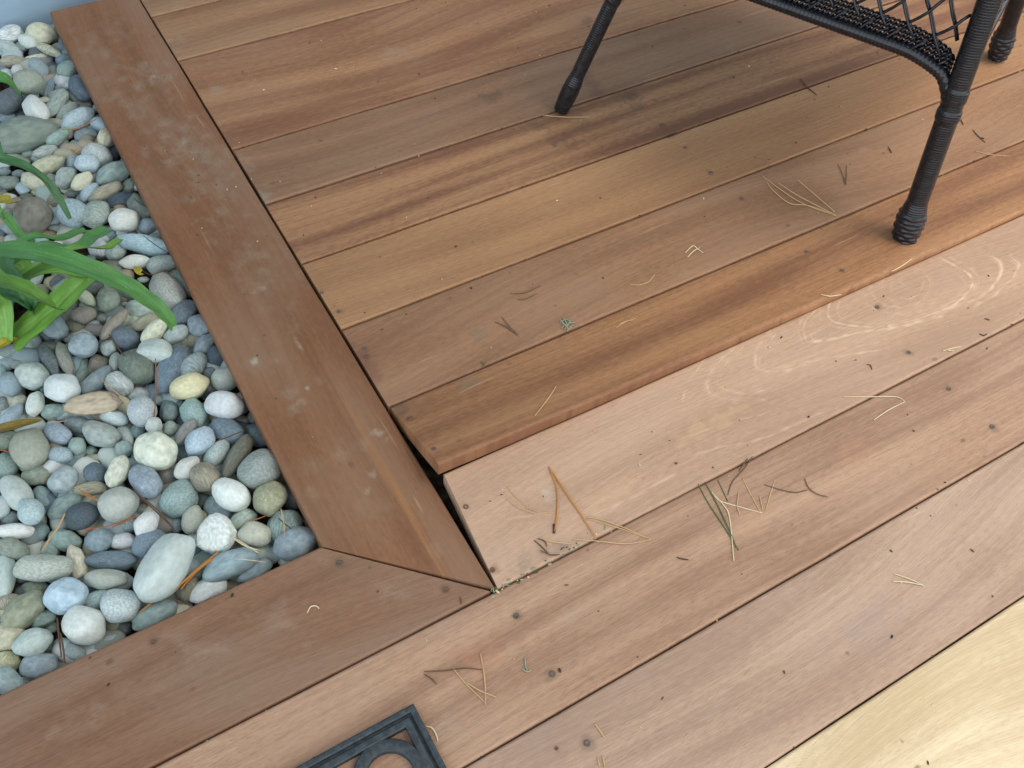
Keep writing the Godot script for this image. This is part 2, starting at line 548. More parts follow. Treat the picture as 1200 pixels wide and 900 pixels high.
func _boards():
	deck = thing("deck")
	tag(deck, "weathered hardwood deck with a mitred border round the pebble bed", "", "", "structure")
	metal_mat = flat(Color(0.16, 0.15, 0.15), 0.6)
	plank({"id": "b1", "x0": 0.5045, "x1": 1.6610, "z0": 0.1205, "z1": 0.2686, "seed": 21, "style": style(rgb(142, 98, 68), rgb(112, 76, 51), rgb(134, 108, 88), 0.3, 22, 0.55, {"warp": 1.5, "ring": 0.22, "rate": 70}), "turned": true, "k0": -0.9487, "thick": 0.030, "lift": lift_side, "label": "dark stained border plank along the pebble bed with grey scuffs"})
	plank({"id": "b2", "x0": -1.1000, "x1": 0.1175, "z0": -0.5055, "z1": -0.3640, "seed": 22, "style": style(rgb(142, 107, 82), rgb(116, 83, 62), rgb(134, 112, 95), 0.3, 20, 0.5, {"warp": 2, "ring": 0.25, "rate": 55}), "k1": 1.0283, "thick": 0.030, "label": "brown border plank in front of the pebble bed"})
	plank({"id": "u0", "x0": 0.2710, "x1": 2.6200, "z0": -1.6883, "z1": -1.5787, "seed": 23, "style": style(rgb(158, 123, 90), rgb(126, 94, 69), rgb(142, 115, 93), 0.4, 16, 0.3, {"warp": 2, "ring": 0.2, "rate": 50}), "crowd": 1.0, "cup": 0.0003})
	plank({"id": "u1", "x0": 0.2715, "x1": 2.6200, "z0": -1.5753, "z1": -1.4407, "seed": 24, "style": style(rgb(158, 121, 87), rgb(124, 89, 64), rgb(140, 112, 89), 0.45, 18, 0.35, {"warp": 1.5, "ring": 0.22, "rate": 60}), "crowd": 1.0, "cup": 0.0003})
	plank({"id": "u2", "x0": 0.2720, "x1": 2.6200, "z0": -1.4373, "z1": -1.1907, "seed": 25, "style": style(rgb(166, 126, 90), rgb(120, 82, 59), rgb(140, 106, 84), 0.6, 10, 0.45, {"warp": 2.5, "ring": 0.25, "rate": 45}), "crowd": 1.0, "cup": 0.0008})
	plank({"id": "u3", "x0": 0.2725, "x1": 2.6200, "z0": -1.1873, "z1": -1.0562, "seed": 26, "style": style(rgb(150, 115, 87), rgb(120, 89, 67), rgb(134, 107, 87), 0.4, 18, 0.5, {"warp": 3.2, "ring": 0.3, "rate": 50}), "crowd": 1.0, "cup": 0.0003})
	plank({"id": "u4", "x0": 0.2720, "x1": 2.6200, "z0": -1.0528, "z1": -0.9222, "seed": 27, "style": style(rgb(164, 124, 88), rgb(112, 76, 55), rgb(140, 104, 78), 0.6, 26, 0.25, {"warp": 0.6, "ring": 0.2, "rate": 80}), "crowd": 1.0, "cup": 0.0008})
	plank({"id": "u5", "x0": 0.2725, "x1": 2.6200, "z0": -0.9188, "z1": -0.7882, "seed": 28, "style": style(rgb(168, 128, 90), rgb(138, 101, 71), rgb(154, 118, 89), 0.4, 14, 0.3, {"warp": 1.2, "ring": 0.15, "rate": 60}), "crowd": 1.0, "cup": 0.0003})
	plank({"id": "u6", "x0": 0.2725, "x1": 2.6200, "z0": -0.7853, "z1": -0.6452, "seed": 29, "style": style(rgb(158, 120, 89), rgb(124, 90, 66), rgb(142, 111, 88), 0.45, 16, 0.5, {"warp": 2.2, "ring": 0.22, "rate": 50}), "crowd": 1.0, "cup": 0.0003})
	plank({"id": "nose", "x0": 0.2740, "x1": 2.6200, "z0": -0.6425, "z1": -0.5180, "seed": 30, "style": style(rgb(164, 121, 83), rgb(120, 81, 56), rgb(146, 106, 77), 0.54, 20, 0.25, {"warp": 0.8, "ring": 0.22, "rate": 70}), "k0": 0.028, "lift": lift_nose, "rf": 0.006, "crowd": 1.6, "label": "raised end plank whose lifted front edge makes a step"})
	plank({"id": "pale", "x0": 0.2840, "x1": 2.6200, "z0": -0.5174, "z1": -0.3635, "seed": 31, "style": style(rgb(188, 156, 130), rgb(158, 128, 106), rgb(174, 145, 124), 0.45, 14, 0.4, {"warp": 2, "ring": 0.12, "rate": 40}), "k0": -0.081, "lift": lift_pale, "lines": [[0.0016, 0.50, [Vector3(0.6114, 0.0041, -0.4738), Vector3(0.6314, 0.0045, -0.4915), Vector3(0.6589, 0.0045, -0.5063), Vector3(0.6843, 0.0044, -0.5176)]], [0.0016, 0.80, [Vector3(0.7324, 0.0035, -0.5129), Vector3(0.6958, 0.0038, -0.5039), Vector3(0.6644, 0.0038, -0.4881), Vector3(0.6521, 0.0034, -0.4686), Vector3(0.6654, 0.0027, -0.4519), Vector3(0.6840, 0.0022, -0.4390), Vector3(0.7121, 0.0016, -0.4259)]], [0.0014, 0.80, [Vector3(0.7414, 0.0032, -0.5085), Vector3(0.7065, 0.0035, -0.4987), Vector3(0.6795, 0.0036, -0.4858), Vector3(0.6712, 0.0033, -0.4718), Vector3(0.6848, 0.0025, -0.4523), Vector3(0.7056, 0.0020, -0.4419), Vector3(0.7343, 0.0016, -0.4351)]], [0.0016, 0.80, [Vector3(0.7953, 0.0026, -0.5153), Vector3(0.7645, 0.0028, -0.5026), Vector3(0.7434, 0.0027, -0.4858), Vector3(0.7362, 0.0024, -0.4707), Vector3(0.7455, 0.0021, -0.4608), Vector3(0.7718, 0.0017, -0.4502), Vector3(0.7996, 0.0014, -0.4470)]], [0.0014, 0.70, [Vector3(0.7994, 0.0024, -0.5077), Vector3(0.7653, 0.0025, -0.4912), Vector3(0.7456, 0.0025, -0.4793), Vector3(0.7466, 0.0023, -0.4682), Vector3(0.7679, 0.0018, -0.4576), Vector3(0.8100, 0.0013, -0.4472), Vector3(0.8725, 0.0007, -0.4293), Vector3(0.9142, 0.0004, -0.4165)]], [0.0018, 0.90, [Vector3(0.8865, 0.0014, -0.5167), Vector3(0.8572, 0.0016, -0.5078), Vector3(0.8394, 0.0017, -0.4964), Vector3(0.8295, 0.0016, -0.4787), Vector3(0.8333, 0.0015, -0.4740), Vector3(0.8653, 0.0011, -0.4625), Vector3(0.9063, 0.0007, -0.4545), Vector3(0.9658, 0.0002, -0.4360), Vector3(1.0131, -0.0000, -0.4268), Vector3(1.0477, -0.0002, -0.4212)]], [0.0022, 0.90, [Vector3(0.9090, 0.0011, -0.5176), Vector3(0.8906, 0.0012, -0.5029), Vector3(0.8872, 0.0011, -0.4871), Vector3(0.9079, 0.0007, -0.4680), Vector3(0.9359, 0.0004, -0.4511), Vector3(0.9791, 0.0001, -0.4381), Vector3(1.0191, -0.0001, -0.4327), Vector3(1.0618, -0.0002, -0.4292), Vector3(1.0979, -0.0004, -0.4355), Vector3(1.1292, -0.0006, -0.4480), Vector3(1.1369, -0.0008, -0.4666), Vector3(1.1304, -0.0009, -0.4894), Vector3(1.1215, -0.0010, -0.5103)]], [0.0014, 0.70, [Vector3(1.1388, -0.0008, -0.4656), Vector3(1.1354, -0.0006, -0.4481), Vector3(1.1100, -0.0005, -0.4356), Vector3(1.0757, -0.0003, -0.4313)]], [0.0020, 0.80, [Vector3(1.1967, -0.0012, -0.4762), Vector3(1.2014, -0.0011, -0.4605), Vector3(1.1870, -0.0008, -0.4446), Vector3(1.1565, -0.0006, -0.4310), Vector3(1.1273, -0.0004, -0.4237), Vector3(1.0911, -0.0003, -0.4235)]], [0.0018, 0.70, [Vector3(1.2251, -0.0012, -0.4619), Vector3(1.2229, -0.0010, -0.4430), Vector3(1.1980, -0.0007, -0.4293), Vector3(1.1681, -0.0005, -0.4220), Vector3(1.1368, -0.0004, -0.4158), Vector3(1.0925, -0.0003, -0.4136)]], [0.0014, 0.60, [Vector3(1.0137, -0.0001, -0.5164), Vector3(0.9980, 0.0001, -0.5054), Vector3(0.9918, 0.0001, -0.4863), Vector3(0.9984, 0.0001, -0.4684), Vector3(1.0144, -0.0000, -0.4567), Vector3(1.0427, -0.0002, -0.4608), Vector3(1.0672, -0.0004, -0.4747), Vector3(1.0781, -0.0006, -0.4960), Vector3(1.0716, -0.0006, -0.5108)]], [0.0013, 0.60, [Vector3(1.0230, -0.0002, -0.5080), Vector3(1.0084, -0.0000, -0.4965), Vector3(1.0056, 0.0000, -0.4794), Vector3(1.0194, -0.0001, -0.4688), Vector3(1.0432, -0.0003, -0.4717), Vector3(1.0629, -0.0004, -0.4844), Vector3(1.0686, -0.0005, -0.5007)]], [0.0014, 0.60, [Vector3(1.0300, -0.0002, -0.5008), Vector3(1.0319, -0.0002, -0.4885), Vector3(1.0340, -0.0002, -0.4800), Vector3(1.0397, -0.0002, -0.4753)]], [0.0013, 0.50, [Vector3(0.9900, 0.0002, -0.5168), Vector3(0.9781, 0.0003, -0.5078), Vector3(0.9733, 0.0003, -0.4918), Vector3(0.9800, 0.0002, -0.4740), Vector3(0.9993, 0.0000, -0.4588)]], [0.0013, 0.50, [Vector3(0.9735, 0.0003, -0.5101), Vector3(0.9595, 0.0004, -0.4987), Vector3(0.9571, 0.0004, -0.4818), Vector3(0.9684, 0.0003, -0.4654), Vector3(0.9956, 0.0001, -0.4481), Vector3(1.0326, -0.0001, -0.4439), Vector3(1.0613, -0.0003, -0.4515)]], [0.0020, 0.40, [Vector3(0.4179, 0.0017, -0.3892), Vector3(0.4592, 0.0015, -0.3882), Vector3(0.4978, 0.0014, -0.3891), Vector3(0.5458, 0.0013, -0.3910)]], [0.0016, 0.35, [Vector3(0.3838, 0.0092, -0.4881), Vector3(0.4001, 0.0090, -0.4907), Vector3(0.4185, 0.0086, -0.4924)]], [0.0013, 0.40, [Vector3(0.3346, 0.0071, -0.4487), Vector3(0.3208, 0.0067, -0.4408), Vector3(0.3168, 0.0065, -0.4380), Vector3(0.3229, 0.0059, -0.4325), Vector3(0.3480, 0.0048, -0.4235), Vector3(0.3715, 0.0039, -0.4153)]], [0.0013, 0.30, [Vector3(0.2934, 0.0079, -0.4496), Vector3(0.2998, 0.0083, -0.4549), Vector3(0.3052, 0.0085, -0.4583)]], [0.0013, 0.30, [Vector3(0.3161, 0.0046, -0.4166), Vector3(0.3310, 0.0039, -0.4103), Vector3(0.3451, 0.0035, -0.4067)]], [0.0020, 0.35, [Vector3(0.5583, 0.0017, -0.4009), Vector3(0.6007, 0.0013, -0.3976), Vector3(0.6580, 0.0006, -0.3824), Vector3(0.7154, 0.0003, -0.3770), Vector3(0.7724, 0.0002, -0.3749)]], [0.0014, 0.30, [Vector3(0.5779, 0.0027, -0.4279), Vector3(0.6280, 0.0020, -0.4216), Vector3(0.6861, 0.0014, -0.4116), Vector3(0.7456, 0.0008, -0.4013)]], [0.0014, 0.30, [Vector3(0.8631, 0.0009, -0.4423), Vector3(0.9250, 0.0004, -0.4279), Vector3(1.0223, -0.0000, -0.4133), Vector3(1.1190, -0.0002, -0.3940)]]], "label": "pale pinkish plank below the step with swirling knot grain"})
	var p2 := plank({"id": "p2", "x0": -1.1000, "x1": 1.9000, "z0": -0.3618, "z1": -0.2145, "seed": 32, "style": style(rgb(178, 145, 118), rgb(140, 108, 87), rgb(160, 131, 111), 0.5, 24, 0.35, {"warp": 1.2, "ring": 0.25, "rate": 60})})
	plank({"id": "p3", "x0": -1.1000, "x1": 1.9000, "z0": -0.2125, "z1": -0.0632, "seed": 33, "style": style(rgb(183, 156, 132), rgb(150, 123, 105), rgb(169, 143, 127), 0.45, 20, 0.45, {"warp": 2.6, "ring": 0.25, "rate": 45})})
	var p4 := plank({"id": "p4", "x0": -1.1000, "x1": 1.9000, "z0": -0.0616, "z1": 0.0860, "seed": 34, "style": style(rgb(220, 203, 170), rgb(188, 166, 132), rgb(206, 189, 158), 0.6, 14, 0.4, {"warp": 3, "ring": 0.3, "rate": 40}), "label": "pale cream plank at the lower right"})  # cream tone, paler than the planks beside it
	plank({"id": "x0", "tw": 512, "x0": -1.1000, "x1": 1.9000, "z0": 0.0895, "z1": 0.2360, "seed": 40, "style": style(rgb(178, 145, 118), rgb(140, 108, 87), rgb(160, 131, 111), 0.5, 24, 0.35, {"warp": 1.2, "ring": 0.25, "rate": 60})})
	plank({"id": "x1", "tw": 512, "x0": -1.1000, "x1": 1.9000, "z0": 0.2395, "z1": 0.3860, "seed": 41, "style": style(rgb(178, 145, 118), rgb(140, 108, 87), rgb(160, 131, 111), 0.5, 24, 0.35, {"warp": 1.2, "ring": 0.25, "rate": 60})})
	plank({"id": "x2", "tw": 512, "x0": -1.1000, "x1": 1.9000, "z0": 0.3895, "z1": 0.5360, "seed": 42, "style": style(rgb(178, 145, 118), rgb(140, 108, 87), rgb(160, 131, 111), 0.5, 24, 0.35, {"warp": 1.2, "ring": 0.25, "rate": 60})})
	var id := WorkerThreadPool.add_group_task(paint_board, jobs.size(), -1, true)
	WorkerThreadPool.wait_for_group_task_completion(id)
	for j in jobs:
		j.mat.albedo_texture = ImageTexture.create_from_image(j.albedo)
		j.mat.heightmap_texture = ImageTexture.create_from_image(j.relief)
	var jm := flat(Color(0.25, 0.19, 0.14), 0.9)
	for x in [0.36, 0.96, 1.56, 2.16]:
		var st := begin(-1)
		bevel_box(st, Vector3(x - 0.022, -0.084, -1.68), Vector3(x + 0.022, -0.033, 0.5), 0.002)
		put("joist", done(st), jm, deck)

func _stain_list():
	stains.append([0.1841, -1.3821, 0.1072, 0.1180, 0.26, rgb(148, 138, 124), "dust", "b1"])
	stains.append([0.2193, -1.1832, 0.0978, 0.1173, 0.29, rgb(148, 138, 124), "dust", "b1"])
	stains.append([0.2050, -0.9528, 0.0748, 0.1047, 0.22, rgb(148, 138, 124), "dust", "b1"])
	stains.append([0.1822, -1.5614, 0.0832, 0.0699, 0.22, rgb(148, 138, 124), "dust", "b1"])
	stains.append([0.2136, -1.4224, 0.0469, 0.0482, 0.45, rgb(148, 138, 124), "dust", "b1"])
	stains.append([0.1657, -1.3669, 0.0395, 0.0383, 0.34, rgb(148, 138, 124), "dust", "b1"])
	stains.append([0.2191, -1.2718, 0.0379, 0.0408, 0.38, rgb(148, 138, 124), "dust", "b1"])
	stains.append([0.2155, -1.2066, 0.0424, 0.0435, 0.56, rgb(148, 138, 124), "dust", "b1"])
	stains.append([0.1711, -1.2324, 0.0342, 0.0319, 0.34, rgb(148, 138, 124), "dust", "b1"])
	stains.append([0.2018, -1.0446, 0.0313, 0.0329, 0.38, rgb(148, 138, 124), "dust", "b1"])
	stains.append([0.2109, -0.9681, 0.0327, 0.0352, 0.26, rgb(148, 138, 124), "dust", "b1"])
	stains.append([0.2168, -1.1212, 0.0407, 0.0417, 0.26, rgb(148, 138, 124), "dust", "b1"])
	stains.append([0.2135, -0.8266, 0.0211, 0.0329, 0.30, rgb(148, 138, 124), "dust", "b1"])
	stains.append([0.2140, -0.9123, 0.0318, 0.0308, 0.26, rgb(148, 138, 124), "dust", "b1"])
	stains.append([0.1770, -0.7188, 0.0178, 0.0218, 0.45, rgb(148, 138, 124), "dust", "b1"])
	stains.append([0.1744, -0.6934, 0.0154, 0.0154, 0.38, rgb(148, 138, 124), "dust", "b1"])
	stains.append([0.1546, -0.7921, 0.0298, 0.0353, 0.22, rgb(148, 138, 124), "dust", "b1"])
	stains.append([0.1488, -0.6121, 0.0253, 0.0295, 0.26, rgb(148, 138, 124), "dust", "b1"])
	stains.append([0.2157, -0.6113, 0.0234, 0.0149, 0.38, rgb(148, 138, 124), "dust", "b1"])
	stains.append([0.1933, -0.5158, 0.0265, 0.0285, 0.22, rgb(148, 138, 124), "dust", "b1"])
	stains.append([0.1686, -1.5147, 0.0423, 0.0365, 0.26, rgb(148, 138, 124), "dust", "b1"])
	stains.append([0.2048, -1.5646, 0.0334, 0.0280, 0.22, rgb(148, 138, 124), "dust", "b1"])
	stains.append([0.2195, -1.4146, 0.0078, 0.0065, 0.90, rgb(168, 166, 156), "dust", "b1"])
	stains.append([0.2010, -0.9012, 0.0194, 0.0051, 0.50, rgb(168, 166, 156), "dust", "b1"])
	stains.append([0.2122, -0.7944, 0.0035, 0.0227, 0.50, rgb(168, 166, 156), "dust", "b1"])
	stains.append([0.1516, -0.7904, 0.0057, 0.0064, 0.70, rgb(168, 166, 156), "dust", "b1"])
	stains.append([0.1938, -0.7176, 0.0045, 0.0062, 0.80, rgb(168, 166, 156), "dust", "b1"])
	stains.append([0.1784, -0.7031, 0.0088, 0.0077, 0.60, rgb(168, 166, 156), "dust", "b1"])
	stains.append([0.2452, -0.6127, 0.0107, 0.0090, 0.80, rgb(168, 166, 156), "dust", "b1"])
	stains.append([0.2473, -0.6002, 0.0085, 0.0075, 0.70, rgb(168, 166, 156), "dust", "b1"])
	stains.append([0.2130, -0.5645, 0.0063, 0.0073, 0.60, rgb(168, 166, 156), "dust", "b1"])
	stains.append([0.1967, -0.5465, 0.0052, 0.0058, 0.60, rgb(168, 166, 156), "dust", "b1"])
	stains.append([0.2266, -0.4980, 0.0061, 0.1710, 0.45, rgb(172, 122, 76), "streak", "b1"])
	stains.append([0.2307, -0.5825, 0.0053, 0.1623, 0.35, rgb(164, 118, 74), "streak", "b1"])
	stains.append([-0.0317, -0.4619, 0.0394, 0.0303, 0.45, rgb(150, 130, 112), "dust", "b2"])
	stains.append([-0.1179, -0.4472, 0.0492, 0.0303, 0.40, rgb(150, 130, 112), "dust", "b2"])
	stains.append([0.0419, -0.4544, 0.0353, 0.0247, 0.40, rgb(150, 130, 112), "dust", "b2"])
	stains.append([-0.1720, -0.4380, 0.0395, 0.0276, 0.35, rgb(150, 130, 112), "dust", "b2"])
	stains.append([0.0242, -0.5095, 0.0301, 0.0168, 0.30, rgb(150, 130, 112), "dust", "b2"])
	stains.append([0.1517, -0.4286, 0.0294, 0.0192, 0.30, rgb(150, 130, 112), "dust", "b2"])
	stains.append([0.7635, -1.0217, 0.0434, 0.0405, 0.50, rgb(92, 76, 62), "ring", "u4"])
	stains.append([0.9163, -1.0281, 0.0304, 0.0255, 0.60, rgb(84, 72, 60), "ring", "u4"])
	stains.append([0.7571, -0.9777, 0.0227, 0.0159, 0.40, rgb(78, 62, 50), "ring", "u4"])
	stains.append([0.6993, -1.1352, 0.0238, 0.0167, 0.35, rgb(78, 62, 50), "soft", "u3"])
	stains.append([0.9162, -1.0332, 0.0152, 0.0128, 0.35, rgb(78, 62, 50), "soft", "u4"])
	stains.append([0.2729, -1.0774, 0.0187, 0.0224, 0.60, rgb(140, 138, 128), "dust", "u3"])
	stains.append([0.2784, -1.1503, 0.0138, 0.0232, 0.60, rgb(150, 148, 138), "dust", "u3"])
	stains.append([0.3029, -1.3386, 0.0182, 0.0297, 0.50, rgb(146, 138, 126), "dust", "u2"])
	stains.append([0.2829, -1.4886, 0.0195, 0.0272, 0.50, rgb(150, 142, 130), "dust", "u1"])
	stains.append([0.6035, -1.3093, 0.0251, 0.0219, 0.40, rgb(150, 148, 138), "dust", "u2"])
	stains.append([0.4283, -0.6916, 0.0138, 0.0129, 0.30, rgb(110, 104, 96), "soft", "u6"])
	stains.append([0.3787, -0.6254, 0.0176, 0.0124, 0.35, rgb(120, 112, 100), "soft", "nose"])
	stains.append([0.3861, -0.6503, 0.0090, 0.0078, 0.40, rgb(140, 138, 128), "soft", "nose"])
	stains.append([0.2735, -0.7228, 0.0158, 0.0474, 0.35, rgb(98, 62, 60), "soft", "u6"])
	stains.append([0.2835, -0.6305, 0.0108, 0.0121, 0.40, rgb(92, 78, 66), "soft", "nose"])
	stains.append([0.3823, -0.4311, 0.0103, 0.0201, 0.50, rgb(190, 190, 180), "dust", "pale"])
	stains.append([0.3210, -0.3777, 0.0338, 0.0167, 0.50, rgb(120, 108, 96), "dust", "pale"])
	stains.append([0.3617, -0.3684, 0.0301, 0.0141, 0.45, rgb(110, 100, 88), "dust", "pale"])
	stains.append([0.2042, -0.3657, 0.0194, 0.0190, 0.40, rgb(160, 150, 136), "dust", "p2"])
	stains.append([0.1517, -0.2478, 0.0205, 0.0182, 0.45, rgb(168, 164, 152), "dust", "p2"])
	stains.append([0.1766, -0.4151, 0.0235, 0.0165, 0.35, rgb(150, 140, 126), "dust", "b2"])
	stains.append([0.2137, -0.3055, 0.0286, 0.0267, 0.14, rgb(184, 104, 72), "soft", "p2"])
	stains.append([0.7622, -0.3085, 0.0347, 0.0227, 0.15, rgb(200, 140, 110), "soft", "p2"])
	stains.append([0.5899, -0.3033, 0.0321, 0.0210, 0.15, rgb(196, 136, 106), "soft", "p2"])
	stains.append([1.0933, -0.4654, 0.0472, 0.0272, 0.30, rgb(172, 142, 124), "soft", "pale"])
	stains.append([1.0202, -0.4944, 0.0351, 0.0227, 0.30, rgb(170, 140, 120), "soft", "pale"])
	stains.append([0.8469, -0.4807, 0.0448, 0.0209, 0.25, rgb(176, 148, 128), "soft", "pale"])
	stains.append([0.7109, -0.4546, 0.0467, 0.0229, 0.20, rgb(176, 148, 128), "soft", "pale"])
	stains.append([0.6180, -0.4266, 0.0669, 0.0187, 0.25, rgb(216, 180, 136), "soft", "pale"])
	stains.append([0.4550, -0.4006, 0.0625, 0.0146, 0.20, rgb(212, 176, 134), "soft", "pale"])
	stains.append([0.5441, -0.2151, 0.0621, 0.0348, 0.25, rgb(190, 176, 164), "dust", "p3"])
	stains.append([0.6212, -0.1261, 0.0529, 0.0326, 0.30, rgb(150, 132, 128), "soft", "p3"])
	stains.append([0.2358, -0.2008, 0.0374, 0.0236, 0.30, rgb(150, 130, 120), "soft", "p3"])
	stains.append([0.6474, -0.0446, 0.0958, 0.0136, 0.40, rgb(182, 160, 122), "streak", "p4"])
	stains.append([0.5431, -0.0294, 0.0813, 0.0146, 0.35, rgb(184, 162, 124), "streak", "p4"])
	stains.append([0.6309, 0.0095, 0.0845, 0.0152, 0.30, rgb(234, 220, 184), "streak", "p4"])
	stains.append([0.7540, -0.0418, 0.0895, 0.0125, 0.30, rgb(186, 164, 128), "streak", "p4"])
	stains.append([0.7279, -1.2305, 0.4050, 0.0199, 0.55, rgb(116, 76, 56), "streak", "u2"])
	stains.append([0.5036, -1.2321, 0.2676, 0.0190, 0.40, rgb(116, 78, 58), "streak", "u2"])
	stains.append([0.9681, -1.2464, 0.0167, 0.0140, 0.30, rgb(78, 62, 50), "soft", "u2"])
	stains.append([0.8720, -1.0718, 0.0213, 0.0640, 0.25, rgb(84, 56, 44), "soft", "u3"])
func _screw_list():
	var iron := flat(Color(0.34, 0.30, 0.27), 0.6)
	var plug := flat(Color(0.40, 0.30, 0.24), 0.8)
	screws.append([0.2752, -0.8584, 0.0028, "u5", iron])
	screws.append([0.2820, -0.8169, 0.0028, "u5", iron])
	screws.append([0.2857, -0.7436, 0.0028, "u6", iron])
	screws.append([0.2822, -0.7310, 0.0021, "u6", iron])
	screws.append([0.2852, -0.6099, 0.0030, "nose", plug])
	screws.append([0.2846, -0.5445, 0.0031, "nose", iron])
	screws.append([0.2871, -0.4672, 0.0034, "pale", plug])
	screws.append([0.2769, -0.3854, 0.0034, "pale", plug])
	screws.append([0.1298, -0.4758, 0.0038, "b2", iron])
	screws.append([0.2198, -0.3892, 0.0034, "b2", plug])
	screws.append([-0.0792, -0.4848, 0.0031, "b2", plug])
	screws.append([0.2734, -0.3256, 0.0036, "p2", iron])
	screws.append([0.2740, -0.2509, 0.0038, "p2", iron])
	screws.append([0.2677, -0.1723, 0.0038, "p3", iron])
	screws.append([0.2374, -0.1834, 0.0021, "p3", plug])
	screws.append([0.9212, -0.8168, 0.0030, "u5", iron])
	screws.append([0.9193, -0.9475, 0.0028, "u4", iron])
	screws.append([0.9276, -0.7461, 0.0030, "u6", iron])
	screws.append([0.9587, -0.5517, 0.0031, "nose", iron])
	screws.append([0.9410, -0.6088, 0.0028, "nose", iron])
	screws.append([0.9639, -0.4784, 0.0034, "pale", plug])
	screws.append([0.9456, -0.3954, 0.0033, "pale", iron])
	screws.append([0.9497, -0.3228, 0.0034, "p2", iron])
	screws.append([0.9566, -0.2505, 0.0036, "p2", iron])
	screws.append([0.9196, -0.8835, 0.0025, "u5", iron])
	screws.append([1.2262, -1.1266, 0.0025, "u3", iron])

